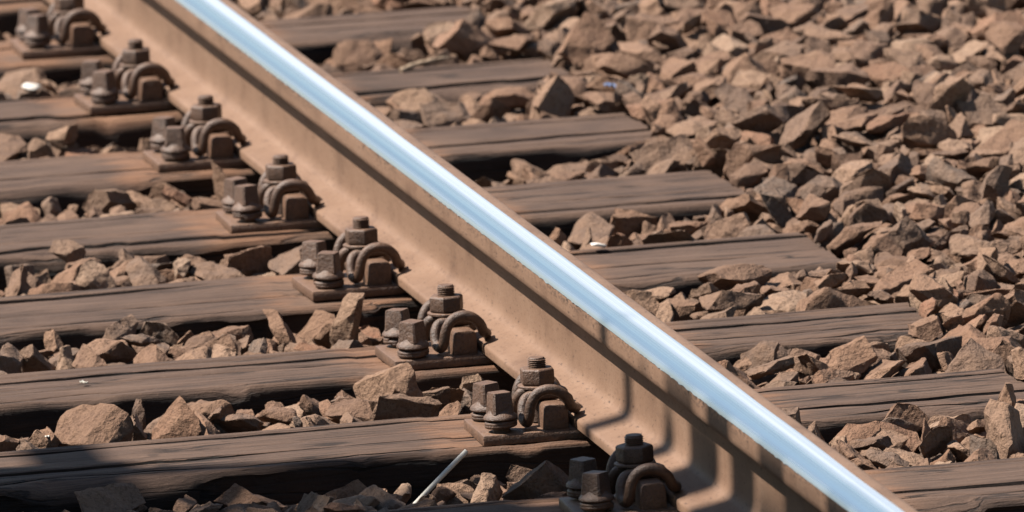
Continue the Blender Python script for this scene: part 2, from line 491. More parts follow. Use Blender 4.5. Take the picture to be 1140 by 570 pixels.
def run_mod(j, x, y, z):
    if j == 0:
        r = nz(y * 46, 3.1) + .6 * nz(y * 130, 8.8)
        lump = max(0, nz(y * 2.1, 17.3) + .25)
        return (-.0005 - .0011 * max(0, r) * lump, -.0030 * max(0, r) * lump - .0005 * r)
    if j == len(RUN) - 1: return (nz(y * 3, 5.5) * .0022, -.0001)
    return (0, nz(x * 30, y * 1.3, 2) * .00006)
sweep('running_surface', RUN, M_STEEL, run_mod)

# ---------------------------------------------------------------- rail fastenings
BX = -.099          # clamp bolt, across the track
def m_plate():
    bm = bmesh.new(); box_bm(bm, -.187, .187, -.070, .070, -.0150, -.0006, .0025, 2)
    for v in bm.verts: v.co += Vector((nz(v.co.x * 40, v.co.y * 40) * .0012, nz(v.co.y * 40, v.co.x * 40, 4) * .0012, 0))
    me = bpy.data.meshes.new('baseplate'); bm.to_mesh(me); bm.free(); shade(me, 35); return me
def m_rib(sgn):
    bm = bmesh.new()
    y0, y1 = (-.062, -.019) if sgn < 0 else (.019, .062)
    prof = [(-.1050, -.002), (-.1045, .010), (-.1032, .0265), (-.1008, .0305), (-.096, .0318), (-.079, .0318), (-.0740, .0300), (-.0718, .025), (-.0708, -.002)]
    a = [bm.verts.new((x, y0, z)) for x, z in prof]; b = [bm.verts.new((x, y1, z)) for x, z in prof]
    n = len(prof)
    for i in range(n): bm.faces.new((a[i], a[(i + 1) % n], b[(i + 1) % n], b[i]))
    fa = bm.faces.new(a); fb = bm.faces.new(b[::-1])
    bmesh.ops.recalc_face_normals(bm, faces=bm.faces[:])
    bmesh.ops.bevel(bm, geom=list(fa.edges) + list(fb.edges), offset=.0028, segments=2, profile=.5, affect='EDGES')
    me = bpy.data.meshes.new('rib'); bm.to_mesh(me); bm.free(); shade(me, 32); return me
def m_lag(rot):
    bm = bmesh.new()
    lathe(bm, [(.0115, -.01), (.0115, .0125), (.0215, .0128), (.0228, .0145), (.0222, .0170), (.0195, .0200), (.0165, .0222), (.0150, .0245), (.0140, .026)], 28)
    # square tapered head
    sec = [(.0150, .0215), (.0142, .026), (.0128, .0460), (.0120, .0485)]
    rings = []
    for h, z in sec:
        c = h * .16
        pts = [(h, -h + c), (h, h - c), (h - c, h), (-h + c, h), (-h, h - c), (-h, -h + c), (-h + c, -h), (h - c, -h)]
        ca, sa = math.cos(rot), math.sin(rot)
        rings.append([bm.verts.new((x * ca - y * sa, x * sa + y * ca, z)) for x, y in pts])
    for a, b in zip(rings, rings[1:]):
        for i in range(8): bm.faces.new((a[i], a[(i + 1) % 8], b[(i + 1) % 8], b[i]))
    bm.faces.new(rings[-1])
    bmesh.ops.recalc_face_normals(bm, faces=bm.faces[:])
    me = bpy.data.meshes.new('lag_screw'); bm.to_mesh(me); bm.free(); shade(me, 36); return me
def m_spring():
    bm = bmesh.new()
    pts = []
    N = 64
    for i in range(N + 1):
        t = i / N; a = t * 2 * math.pi * 1.96 + .4
        pts.append(Vector((math.cos(a) * .0185, math.sin(a) * .0185, .0032 + t * .0064)))
    tube(bm, pts, .0032, 8)
    bmesh.ops.recalc_face_normals(bm, faces=bm.faces[:])
    me = bpy.data.meshes.new('spring_washer'); bm.to_mesh(me); bm.free(); shade(me, 50); return me
def m_clip():
    half = [(.0445, -.034, .0220), (.0415, -.047, .0226), (.0350, -.0575, .0280), (.0285, -.0635, .0405), (.0170, -.0665, .0500), (.0040, -.0668, .0528), (-.0090, -.0655, .0485), (-.0178, -.0632, .0355),
            (-.0208, -.0602, .0190), (-.0222, -.0530, .0102), (-.0240, -.0435, .0086), (-.0255, -.0345, .0132), (-.0240, -.0268, .0280), (-.0150, -.0214, .0376), (.0080, -.0208, .0388), (.0270, -.0150, .0378), (.0325, 0, .0374)]
    P = [Vector(p) for p in half] + [Vector((p[0], -p[1], p[2])) for p in half[-2::-1]]
    pts = catmull(P, 6)
    bm = bmesh.new()
    N = len(pts)
    tube(bm, pts, lambda k: .0070 * (0.9 if k in (0, N - 1) else 1.0), 14)
    bmesh.ops.recalc_face_normals(bm, faces=bm.faces[:])
    me = bpy.data.meshes.new('tension_clip'); bm.to_mesh(me); bm.free(); shade(me, 60); return me
def m_bolt():
    bm = bmesh.new()
    prof = [(.0108, .002), (.0108, .052)]
    z = .0570
    while z < .0835:
        prof += [(.0105, z), (.0122, z + .0009), (.0122, z + .0013), (.0105, z + .0021)]; z += .0025
    prof += [(.0108, .0848), (.0098, .0862)]
    lathe(bm, prof, 24)
    bmesh.ops.recalc_face_normals(bm, faces=bm.faces[:])
    me = bpy.data.meshes.new('clamp_bolt'); bm.to_mesh(me); bm.free(); shade(me, 28); return me
def m_nut(rot):
    bm = bmesh.new()
    R = .0242
    rings = []
    for s, z in ((.93, .0505), (1.0, .0525), (1.0, .0700), (.90, .0722)):
        n = 6
        rings.append([bm.verts.new((R * s * math.cos(rot + i * math.pi / 3), R * s * math.sin(rot + i * math.pi / 3), z)) for i in range(n)])
    for a, b in zip(rings, rings[1:]):
        for i in range(6): bm.faces.new((a[i], a[(i + 1) % 6], b[(i + 1) % 6], b[i]))
    bm.faces.new(rings[-1]); bm.faces.new(rings[0][::-1])
    bmesh.ops.recalc_face_normals(bm, faces=bm.faces[:])
    bmesh.ops.bevel(bm, geom=[e for e in bm.edges], offset=.0009, segments=2, profile=.5, affect='EDGES')
    me = bpy.data.meshes.new('nut'); bm.to_mesh(me); bm.free(); shade(me, 30); return me
def m_washer():
    bm = bmesh.new(); lathe(bm, [(.0250, .0462), (.0265, .0470), (.0265, .0492), (.0250, .0502)], 30)
    bmesh.ops.recalc_face_normals(bm, faces=bm.faces[:])
    me = bpy.data.meshes.new('washer'); bm.to_mesh(me); bm.free(); shade(me, 40); return me
ME = {'plate': m_plate(), 'rib0': m_rib(-1), 'rib1': m_rib(1), 'spring': m_spring(), 'clip': m_clip(), 'bolt': m_bolt(), 'washer': m_washer(),
      'lag': [m_lag(math.radians(a)) for a in (24, 38, 52, 66)], 'nut': [m_nut(math.radians(a)) for a in (20, 38, 4)]}
FA_LABEL = ['rail fastening in the shade at the bottom edge of the picture',
            'sharp sunlit rail fastening second from the bottom, beside the white tube',
            'sunlit rail fastening third counted up from the bottom edge',
            'sunlit rail fastening fourth counted up from the bottom edge',
            'sunlit rail fastening fifth counted up from the bottom edge',
            'slightly blurred rail fastening third counted down from the top left corner',
            'blurred rail fastening second counted down from the top left corner',
            'blurred rail fastening cut by the top edge, in the top left corner']
LAGROT = [(1, 0), (0, 1), (1, 2), (2, 1), (1, 1), (3, 1), (1, 2), (2, 1)]
NUTROT = [1, 0, 0, 1, 0, 2, 0, 1]
jr = random.Random(21)
wobble = [[jr.uniform(-1, 1) for _ in range(8)] for _ in range(8)]
for k in range(8):
    fa = tag(empty('rail_fastening', (0, yk(k), 0), math.radians(((k * 37) % 7 - 3) * .5)), FA_LABEL[k], 'rail fastening', 'rail fastenings along the foot of the rail')
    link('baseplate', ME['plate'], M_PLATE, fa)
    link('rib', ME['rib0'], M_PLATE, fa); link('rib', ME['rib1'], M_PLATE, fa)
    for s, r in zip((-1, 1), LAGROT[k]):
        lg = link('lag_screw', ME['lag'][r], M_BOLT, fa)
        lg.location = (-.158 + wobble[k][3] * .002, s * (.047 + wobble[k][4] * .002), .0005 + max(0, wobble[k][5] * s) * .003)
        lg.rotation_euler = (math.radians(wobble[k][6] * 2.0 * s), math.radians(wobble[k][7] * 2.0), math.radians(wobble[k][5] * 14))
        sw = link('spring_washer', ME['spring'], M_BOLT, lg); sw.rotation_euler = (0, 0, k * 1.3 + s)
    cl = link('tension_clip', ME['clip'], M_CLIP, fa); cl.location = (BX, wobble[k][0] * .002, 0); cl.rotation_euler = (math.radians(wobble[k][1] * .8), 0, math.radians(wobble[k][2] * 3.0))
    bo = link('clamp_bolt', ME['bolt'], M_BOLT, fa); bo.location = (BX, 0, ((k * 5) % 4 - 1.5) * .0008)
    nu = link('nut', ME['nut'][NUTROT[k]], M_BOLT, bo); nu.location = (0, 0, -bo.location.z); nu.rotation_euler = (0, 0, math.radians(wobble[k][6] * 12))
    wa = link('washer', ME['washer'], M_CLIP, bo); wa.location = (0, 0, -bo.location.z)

# ---------------------------------------------------------------- ballast stones
# ---------- crushed stone shapes (deterministic) ----------
NROCK = 44
def rock_poly(i):
    """angular convex stone, unit longest half-axis about 1, cut from a block by random planes"""
    rng = random.Random(1000 + i)
    bm = bmesh.new()
    bmesh.ops.create_cube(bm, size=2.0)
    ncut = rng.randint(9, 15)
    for _ in range(ncut):
        n = Vector((rng.gauss(0, 1), rng.gauss(0, 1), rng.gauss(0, 1))).normalized()
        d = rng.uniform(0.66, 0.98) * (0.78 + 0.30 * max(abs(n.x), abs(n.y), abs(n.z)))
        g = bm.verts[:] + bm.edges[:] + bm.faces[:]
        bmesh.ops.bisect_plane(bm, geom=g, plane_co=n * d, plane_no=n, clear_outer=True)
        ed = [e for e in bm.edges if e.is_boundary]
        if ed:
            bmesh.ops.contextual_create(bm, geom=ed)
    b = rng.uniform(0.52, 0.86)
    c = b * rng.uniform(0.32, 0.66)
    if i % 9 == 4: b, c = rng.uniform(.5, .65), rng.uniform(.26, .36)
    sh = rng.uniform(-.25, .25)
    for v in bm.verts:
        x, y, z = v.co
        v.co = (x + sh * z, y * b + 0.15 * sh * x, z * c)
    bmesh.ops.remove_doubles(bm, verts=bm.verts, dist=0.05)
    bmesh.ops.convex_hull(bm, input=bm.verts[:])
    bmesh.ops.dissolve_limit(bm, angle_limit=0.12, verts=bm.verts[:], edges=bm.edges[:])
    ctr = Vector((0, 0, 0))
    for v in bm.verts: ctr += v.co
    ctr /= len(bm.verts)
    for v in bm.verts: v.co -= ctr
    return bm
# settled poses of the stones: position, turn, shape, size
ROCK_DATA = [
(-1276, 1804, -47, 47, -15, -28, 82, 14, 197),(1209, 7401, 62, 84, 39, -18, 34, 26, 181),(-317, 466, -65, 86, -39, 25, 24, 9, 204),(918, 626, -39, 34, 65, -40, -55, 14, 197),(-444, 1975, -43, 34, 12, 64, 68, 14, 202),
(-448, 1780, -86, 81, -57, 4, 16, 7, 197),(767, 3294, -18, 5, 46, 89, 0, 18, 208),(1451, 5388, 62, 33, 50, 77, 21, 26, 208),(1735, 5038, 57, 94, -28, 21, -7, 14, 154),(946, 7906, -15, 17, 24, -91, 29, 9, 208),
(-1080, 1788, -88, 74, 39, -54, -2, 17, 171),(-1377, 953, -84, 94, 32, 1, 6, 38, 199),(1078, 5529, -47, 47, -87, -16, -2, 7, 208),(-343, 3142, -60, 69, -22, -60, -34, 37, 194),(818, 1993, -49, 10, 14, 38, -91, 30, 132),
(1351, 5524, 60, 19, 90, -38, 7, 9, 155),(933, 6604, -15, 1, 45, -66, -60, 29, 160),(1019, 1947, -47, 9, 94, 33, 2, 29, 185),(1765, 6321, 40, 80, 3, 0, -60, 14, 192),(668, 8291, -77, 88, 45, -11, 10, 24, 172),
(1083, 1659, -58, 30, -28, 82, 39, 18, 192),(1225, 5070, 12, 46, 88, 2, 8, 12, 156),(1260, 6980, 25, 97, -16, 17, 9, 25, 186),(698, 2939, -26, 2, 6, -98, 16, 27, 174),(1884, 5372, 104, 11, -46, 36, 80, 12, 156),
(649, 938, -87, 20, -5, -96, 21, 14, 208),(1176, 2956, -11, 24, 9, 17, -95, 31, 208),(-403, 4406, -51, 16, 24, -65, -71, 19, 169),(2320, 6445, 127, 65, -4, -23, 72, 9, 136),(1962, 5315, 58, 82, 42, 3, -39, 12, 146),
(1262, 8159, 38, 88, -31, -18, 32, 30, 208),(636, 6712, -40, 36, -93, -5, 6, 7, 156),(1730, 6596, 46, 2, -5, -99, -9, 12, 168),(1188, 2561, 14, 22, 65, -70, -19, 12, 163),(-555, 5791, -81, 45, 79, 41, -2, 5, 179),
(1472, 7669, 40, 99, 11, 5, 4, 12, 177),(1210, 3749, -10, 7, 92, -25, 29, 0, 182),(-860, 4260, -42, 27, 25, -43, 82, 25, 123),(-280, 4322, -63, 51, 11, -15, -84, 38, 208),(1237, 2203, 1, 60, 74, -15, 27, 14, 132),
(1335, 4598, -3, 97, 17, 5, -18, 29, 133),(-214, 7968, -72, 21, 48, 77, 35, 9, 189),(947, 2784, -36, 74, 64, 13, -17, 37, 208),(1364, 3647, -35, 52, 71, 47, -7, 29, 157),(1675, 4455, 18, 23, -36, -88, 24, 9, 147),
(775, 4653, -74, 61, 79, 7, -11, 26, 137),(-427, 8274, -87, 7, -78, -52, -34, 0, 208),(1902, 7556, 71, 29, -4, -15, 95, 0, 149),(2202, 7108, 72, 18, 52, -81, 21, 12, 154),(1330, 4021, -2, 56, -8, -20, -80, 9, 167),
(635, 4538, -72, 83, 12, -8, 54, 13, 208),(1146, 4353, -22, 52, -3, -85, -1, 27, 177),(-705, 4286, -47, 41, -44, -80, -4, 14, 134),(868, 6850, -27, 2, -1, -100, -6, 40, 208),(1739, 4193, 22, 20, -61, -6, 77, 28, 174),
(1487, 3357, 2, 88, 20, 12, -42, 16, 180),(1370, 4349, -1, 12, 7, -1, -99, 19, 154),(-536, 1865, -66, 1, -37, -84, -40, 8, 187),(735, 626, -39, 58, -44, 11, 68, 24, 126),(-495, 4274, -80, 84, -27, 29, -38, 11, 208),
(1477, 6376, -15, 48, 33, 3, 81, 19, 178),(-1009, 907, -108, 18, -49, -83, 21, 27, 198),(-466, 611, -87, 50, -2, 83, -25, 28, 144),(1946, 4905, 33, 17, 3, 97, 19, 12, 160),(1170, 4880, 17, 96, 16, -15, 18, 25, 107),
(1167, 3998, 38, 61, 29, -37, -64, 37, 177),(605, 6966, -22, 25, 8, -26, 93, 18, 160),(-882, 1822, -55, 52, 9, 30, 79, 33, 155),(983, 4284, -57, 7, 16, 44, -88, 0, 139),(1115, 4571, -52, 81, -25, 0, -54, 7, 197),
(605, 2161, -53, 79, 35, -37, -33, 25, 145),(1474, 7404, 39, 91, -26, 30, 16, 12, 126),(1415, 4440, -3, 39, 51, 64, -42, 17, 208),(1934, 6646, 66, 14, -85, -50, -4, 25, 145),(-1207, 3152, -101, 28, 22, -90, 26, 33, 162),
(-709, 6938, -83, 9, -91, -38, -10, 33, 192),(1906, 6289, 53, 1, -61, -78, -14, 33, 134),(1188, 5371, 19, 25, 84, -44, 20, 9, 141),(2373, 6851, 68, 55, -21, 17, 79, 5, 208),(1068, 2177, -10, 76, -12, -12, 63, 5, 141),
(-871, 4663, -16, 24, 8, -24, 94, 12, 98),(861, 2981, -68, 43, 1, 9, -90, 25, 208),(1258, 3598, -40, 19, 7, 65, 73, 28, 147),(1692, 7540, 15, 77, 27, 47, 35, 29, 208),(729, 997, -52, 63, -64, -25, -36, 1, 120),
(1397, 7038, -35, 24, 63, 72, 18, 9, 204),(1569, 6807, -11, 43, 34, 34, -77, 12, 167),(-1312, 3086, -86, 41, 72, 47, 31, 29, 171),(-1027, 3096, -73, 93, -35, -7, -9, 32, 171),(1090, 8062, 12, 89, -15, 17, 41, 30, 153),
(-1084, 2978, -92, 55, 63, -16, -52, 4, 204),(1347, 7262, 19, 8, 86, -43, -26, 35, 208),(-497, 3256, -81, 43, 49, 16, 74, 15, 174),(1683, 5361, 49, 86, -27, -5, 42, 10, 182),(-938, 3361, -51, 49, 76, 33, 26, 19, 138),
(-933, 2880, -87, 71, 23, 6, -67, 11, 208),(-244, 5682, -22, 79, -4, 61, 10, 2, 152),(1429, 4719, -14, 28, -40, -40, 78, 12, 173),(1392, 2919, -18, 75, -7, 3, 66, 19, 149),(1585, 4733, 8, 33, -37, 38, -78, 37, 198),
(1055, 7793, 12, 3, -89, 43, -11, 26, 143),(1325, 4882, -14, 96, -26, -4, -1, 38, 162),(1125, 6589, -10, 8, 8, -99, 1, 7, 198),(-936, 1967, -44, 97, 0, -5, 22, 28, 148),(1566, 6618, 8, 26, -91, 31, -1, 7, 131),
(-754, 1943, -68, 5, -69, -72, 9, 16, 184),(1148, 6688, 26, 5, -59, -77, 23, 32, 208),(-180, 2198, -118, 57, -35, 40, 62, 36, 169),(-839, 3376, -79, 62, -51, -10, -59, 1, 138),(580, 1961, -48, 9, -17, 98, -9, 30, 118),
(-1078, 4322, -92, 19, -58, 49, -62, 0, 208),(1715, 5706, 87, 9, 28, -95, 3, 17, 146),(-384, 3359, -122, 37, -22, 87, 23, 29, 159),(1739, 6993, 33, 2, 46, 89, 3, 0, 192),(740, 6655, -37, 25, 90, -21, 30, 27, 139),
(1200, 4642, -12, 46, -3, 19, -87, 30, 143),(857, 9212, -32, 16, -18, -96, -13, 21, 208),(1329, 2267, -13, 13, 44, 79, -40, 30, 150),(1490, 3953, 10, 97, -3, 9, 24, 12, 111),(-506, 6925, -36, 91, -14, -4, 40, 14, 110),
(-182, 2121, -136, 10, -93, -9, 34, 29, 158),(2005, 6472, 52, 71, 10, 22, -66, 14, 149),(1828, 7505, 18, 19, 34, -57, 72, 37, 203),(1609, 7227, 22, 53, -18, -22, 80, 32, 193),(1586, 5392, 47, 4, -43, 90, -8, 30, 152),
(2482, 7337, 94, 76, 53, 33, 17, 29, 162),(1601, 3733, 23, 17, 82, 43, 33, 25, 108),(-1015, 4246, -118, 18, 17, 92, -31, 25, 208),(797, 4166, -79, 41, -31, -23, -82, 17, 208),(1124, 5282, 25, 12, 48, 52, 70, 16, 107),
(578, 760, -51, 39, -6, 1, 92, 30, 101),(1772, 5626, 31, 10, -92, -35, -10, 30, 192),(1783, 4489, 44, 14, 86, -49, 11, 13, 140),(-734, 650, -83, 42, -3, -25, 87, 32, 157),(794, 9339, -53, 87, 49, -6, -9, 14, 208),
(1929, 7129, 40, 18, -29, -94, 8, 19, 205),(931, 8248, -35, 30, -73, 51, 35, 24, 145),(1030, 6808, 2, 60, 3, 0, -80, 25, 204),(1715, 7413, 47, 6, 5, -98, -20, 12, 102),(1119, 2026, -54, 52, -21, -32, 76, 25, 208),
(1391, 8142, 20, 13, -48, -77, 41, 18, 164),(1763, 7614, 56, 72, 31, 42, -45, 28, 132),(580, 3045, -72, 18, -26, -77, 55, 9, 130),(2263, 6867, 38, 63, 19, 28, 70, 29, 191),(1577, 5664, 76, 1, -3, -11, -99, 20, 175),
(-837, 2798, -79, 4, 76, 52, 40, 40, 181),(-816, 718, -100, 22, 1, 49, -84, 41, 162),(-613, 6755, -87, 42, -42, -26, -76, 14, 133),(2340, 7531, 68, 25, -81, -53, 2, 35, 185),(714, 1941, -69, 48, 2, -86, 19, 0, 131),
(625, 807, -79, 13, -44, 86, 21, 42, 173),(-830, 5701, -90, 9, -72, -63, -26, 7, 153),(1603, 5546, 45, 4, 17, 97, 17, 18, 158),(2128, 6440, 45, 21, -94, -8, 24, 6, 146),(833, 792, -65, 72, 61, 32, 7, 9, 126),
(748, 8090, -67, 7, -61, -74, 26, 32, 183),(1470, 2959, -4, 9, 38, -3, 92, 8, 131),(650, 9433, -57, 5, -16, 69, -71, 4, 208),(1201, 5907, -4, 80, 8, -6, -59, 3, 156),(1682, 8075, 21, 14, 13, -94, 28, 21, 208),
(2241, 6394, 28, 45, 67, -48, -34, 39, 135),(1237, 1964, -26, 0, 89, 36, -27, 25, 132),(1848, 5151, 34, 35, 36, 83, 25, 12, 127),(1416, 6720, 5, 2, 45, 89, 4, 8, 201),(1196, 6074, 12, 33, 41, -35, 77, 33, 94),
(1187, 6158, -6, 89, 10, 40, 19, 25, 162),(819, 431, -88, 58, 23, -77, 13, 17, 136),(2098, 5845, 81, 90, 13, -3, -41, 28, 107),(1028, 3004, -39, 16, 13, -26, -94, 26, 133),(1455, 3086, -12, 29, -54, 50, -61, 27, 168),
(997, 3042, -19, 18, 71, 68, -6, 9, 115),(-147, 4333, -131, 18, 13, -68, -70, 18, 175),(842, 1796, -75, 91, -11, -27, -27, 42, 183),(2090, 6653, 60, 5, -7, -93, -37, 40, 162),(1800, 7348, -13, 90, 33, -20, -20, 5, 208),
(1157, 6497, 19, 93, 22, 20, 20, 28, 124),(1125, 3262, -18, 57, -23, -2, -79, 30, 134),(-939, 501, -76, 38, -69, 51, -34, 7, 159),(1260, 6196, -8, 42, -7, 33, 84, 31, 166),(2224, 6574, 57, 19, -75, 61, -15, 17, 141),
(648, 9253, -80, 17, 92, -11, -33, 23, 208),(2094, 7523, 63, 99, 2, -6, 10, 1, 145),(2153, 7441, 48, 48, -65, -56, -19, 43, 161),(-647, 3352, -83, 43, -10, -4, 90, 37, 152),(707, 5854, -115, 61, -53, 58, -7, 35, 204),
(1296, 5454, -11, 29, 18, 65, 68, 5, 175),(-302, 5506, -70, 3, -98, -6, 17, 9, 124),(-417, 5641, -116, 18, -84, 47, 20, 29, 148),(1156, 3798, 4, 20, -46, 68, -53, 16, 116),(1892, 5659, 67, 26, 52, 70, 42, 15, 157),
(1842, 6940, 33, 49, 35, -23, 76, 36, 159),(-506, 771, -164, 31, -51, 75, 28, 29, 170),(-1144, 3111, -88, 1, -65, 21, 73, 25, 108),(-907, 3240, -49, 16, 46, -87, -8, 42, 135),(813, 5870, -122, 16, 0, 95, 27, 3, 201),
(1546, 5183, 39, 98, -8, 16, -6, 3, 129),(1201, 1695, -49, 7, -27, -50, -82, 26, 151),(-1127, 3392, -69, 64, -40, 66, -1, 27, 85),(1173, 1787, -15, 14, -15, -98, -2, 23, 152),(1473, 4954, -18, 36, -60, 46, 55, 23, 142),
(1408, 6569, 12, 82, -14, -15, 54, 30, 144),(532, 9456, -23, 2, -82, -51, -24, 36, 157),(1486, 6893, 11, 27, -6, 95, 15, 28, 117),(909, 9099, -33, 84, -34, 10, -42, 38, 121),(1173, 5329, -26, 18, 65, 64, -37, 17, 208),
(585, 550, -62, 5, -30, -89, -34, 31, 118),(-850, 611, -103, 89, 20, -30, 28, 33, 177),(1730, 4300, -21, 3, -15, 37, -92, 6, 172),(-637, 2058, -75, 27, 45, -84, -17, 19, 125),(1445, 5014, 22, 8, 80, 43, -41, 1, 110),
(1136, 1365, 18, 48, 47, 53, 52, 0, 107),(-728, 3098, -66, 24, 4, -37, 90, 42, 159),(1789, 4900, 41, 96, 17, 0, 22, 1, 106),(924, 1780, -85, 60, 36, -30, -65, 23, 208),(908, 4484, -70, 65, -16, -8, -74, 26, 165),
(1281, 6496, 7, 88, 21, -38, -20, 37, 109),(1230, 4782, -57, 16, 77, 19, 59, 21, 208),(1142, 8544, 17, 68, -12, 28, 67, 32, 138),(-602, 4317, -35, 50, 7, 8, -86, 37, 99),(1543, 3229, 10, 3, -38, 87, 30, 15, 127),
(996, 928, -10, 70, -20, 65, 22, 11, 128),(1524, 7025, 20, 19, -97, 3, -13, 21, 131),(-361, 5677, -59, 49, -28, 6, -82, 33, 121),(1317, 4144, -24, 51, 67, -53, 12, 10, 171),(1365, 3523, -45, 4, 59, -80, 11, 40, 141),
(1185, 7112, -1, 25, -45, -52, 68, 26, 157),(-347, 2018, -90, 6, -21, -73, 65, 43, 167),(2074, 7341, 46, 84, 20, -22, -45, 23, 163),(912, 3308, -56, 5, -88, -47, -9, 12, 121),(674, 3256, -57, 77, -39, 6, -49, 10, 125),
(1260, 3393, -54, 12, -43, -60, 66, 28, 149),(-364, 3241, -77, 5, 47, 82, -33, 42, 154),(-738, 5780, -84, 35, -74, -38, 44, 25, 112),(1344, 5937, -8, 29, 76, -17, -55, 5, 129),(-277, 996, -122, 24, 1, -60, 76, 0, 100),
(787, 573, -62, 34, -38, -84, 18, 16, 126),(2044, 5188, 41, 10, 23, -21, 95, 23, 161),(1198, 2767, -33, 55, 79, -23, 10, 14, 152),(2304, 6489, 56, 77, 0, -11, 63, 27, 208),(1133, 2406, 7, 38, -64, 62, -27, 39, 93),
(1002, 5414, -58, 89, 11, -43, 13, 33, 135),(541, 3311, -63, 15, 96, -22, 11, 26, 156),(1630, 4368, 3, 28, 78, -50, -24, 42, 129),(1035, 4112, -55, 7, -54, -76, -36, 36, 164),(-930, 4463, -95, 38, 27, 83, 30, 4, 208),
(-724, 2962, -69, 1, 50, 81, 30, 11, 119),(1559, 8061, 55, 24, -57, 77, -14, 40, 153),(1227, 2075, 6, 55, -50, -31, 59, 40, 141),(2009, 6844, 71, 86, 19, 22, 42, 31, 154),(1916, 6733, 53, 20, -98, 7, 6, 13, 168),
(902, 5694, -64, 10, 17, -77, 61, 42, 101),(732, 3066, -64, 4, -49, 19, 85, 29, 165),(1574, 7535, 67, 25, 93, 16, 21, 33, 90),(1562, 3810, 12, 10, -46, 47, -74, 29, 87),(1590, 4038, -13, 35, -32, 44, 76, 23, 152),
(-730, 3033, -77, 14, -34, -52, 77, 41, 143),(1760, 4819, 38, 10, -98, 17, 2, 2, 114),(1747, 3988, -11, 25, 14, -95, -8, 19, 113),(1970, 4648, 56, 81, 21, -13, 54, 33, 187),(-1034, 4511, -121, 24, -68, 37, 59, 20, 178),
(-565, 748, -106, 3, -32, 25, 92, 37, 120),(-612, 3047, -81, 48, -47, 72, -17, 9, 83),(1338, 6451, -17, 8, 5, 84, -53, 29, 110),(1489, 7286, 6, 0, -31, -95, -2, 28, 121),(2114, 6559, 61, 54, 35, 13, 76, 27, 126),
(1145, 7650, 12, 12, -42, -85, -29, 23, 83),(1188, 3538, -59, 33, -55, 76, -4, 23, 132),(1457, 4230, 9, 35, 89, -28, 6, 8, 99),(1521, 4389, 20, 2, -74, 61, -28, 24, 120),(646, 9055, -45, 4, 21, -11, -97, 14, 154),
(1941, 7286, 45, 34, 18, 83, -41, 39, 123),(638, 611, -72, 95, 11, 10, -27, 0, 118),(1290, 2962, -26, 23, -8, -15, 96, 43, 130),(-1548, 1774, -78, 82, -44, -5, 36, 26, 167),(730, 6821, -59, 59, -24, -46, 61, 35, 170),
(1318, 7554, 46, 43, -58, 21, -66, 5, 163),(694, 2022, -43, 30, -6, -50, 81, 0, 82),(1568, 4343, -2, 85, 0, 20, 49, 3, 136),(2099, 5545, 74, 8, -66, 73, -16, 4, 142),(-1433, 1787, -75, 53, 64, -56, -1, 1, 112),
(1521, 3047, -19, 10, -93, -31, -15, 26, 112),(2032, 7230, 50, 1, -50, 78, -38, 25, 102),(811, 8282, -145, 30, -13, 74, 59, 12, 176),(1599, 6189, -22, 56, 2, -66, 49, 6, 179),(1379, 4996, -11, 35, 24, 6, 90, 1, 150),
(1213, 4369, -22, 38, 70, -28, -53, 11, 131),(1910, 5024, 4, 42, 31, 9, -85, 20, 161),(1172, 6297, -4, 11, 6, 95, 28, 39, 128),(1580, 3885, -19, 69, 37, -4, -62, 24, 143),(1253, 5963, -10, 24, 38, 87, 18, 15, 141),
(1152, 3968, -5, 77, -14, 2, -62, 6, 102),(854, 7777, -93, 63, 59, 25, -44, 20, 179),(2131, 6749, 65, 8, 99, 10, 11, 40, 141),(1093, 2808, -31, 28, 45, -84, -14, 40, 114),(1164, 6021, -6, 73, 30, 12, -60, 24, 85),
(-1004, 1817, -71, 60, 47, -37, -54, 43, 208),(1493, 5302, -17, 10, -67, 4, 73, 27, 182),(-455, 7979, -60, 50, 25, -28, -78, 9, 108),(601, 1879, -86, 93, 14, -31, 11, 5, 117),(2280, 7053, 65, 53, -3, 80, 28, 26, 114),
(-1425, 1861, -107, 1, 50, 11, -86, 36, 169),(1059, 1853, -58, 79, 11, 45, -39, 0, 87),(1817, 5275, 69, 3, -68, 67, 30, 0, 102),(708, 1736, -73, 32, -9, 38, -86, 1, 134),(1625, 4589, 21, 17, 48, -84, -16, 5, 110),
(1305, 6600, -7, 6, -31, 95, -8, 22, 181),(-1115, 2053, -54, 73, -7, 68, 8, 8, 116),(895, 781, -40, 31, 2, -30, -90, 15, 122),(983, 7790, -31, 38, 64, -64, -20, 30, 122),(1492, 5176, 20, 15, -96, -21, 12, 18, 106),
(-455, 6860, -127, 17, -93, 13, 31, 18, 182),(1065, 9049, -12, 57, 18, -1, 80, 8, 126),(-376, 5879, -87, 65, 75, -3, -14, 24, 104),(-198, 7141, -163, 8, 12, -57, 81, 7, 133),(1017, 9062, -48, 24, 47, -85, 9, 26, 147),
(2160, 5737, 39, 38, -88, -24, 16, 37, 196),(1408, 2788, -43, 25, 96, -11, -2, 42, 185),(1163, 7770, -19, 21, 14, -12, 96, 21, 152),(1841, 4665, 43, 5, -98, 17, -5, 19, 113),(1608, 6392, -1, 23, 19, -47, -83, 17, 170),
(1155, 6413, -1, 27, -48, -76, 34, 25, 107),(-654, 4673, -90, 100, 5, 3, 7, 4, 248),(1032, 8381, -9, 31, -8, 48, -82, 15, 142),(701, 8355, -80, 46, -85, 21, -13, 33, 142),(1813, 5828, 67, 19, -54, 81, -15, 31, 121),
(1428, 8289, -13, 92, 24, -30, 9, 15, 159),(-367, 6745, -102, 25, 91, 32, -8, 29, 132),(1707, 7103, 46, 15, -29, 71, -63, 42, 92),(-363, 2959, -94, 92, -13, 26, 27, 5, 136),(1986, 6216, -3, 9, 47, -74, 48, 35, 208),
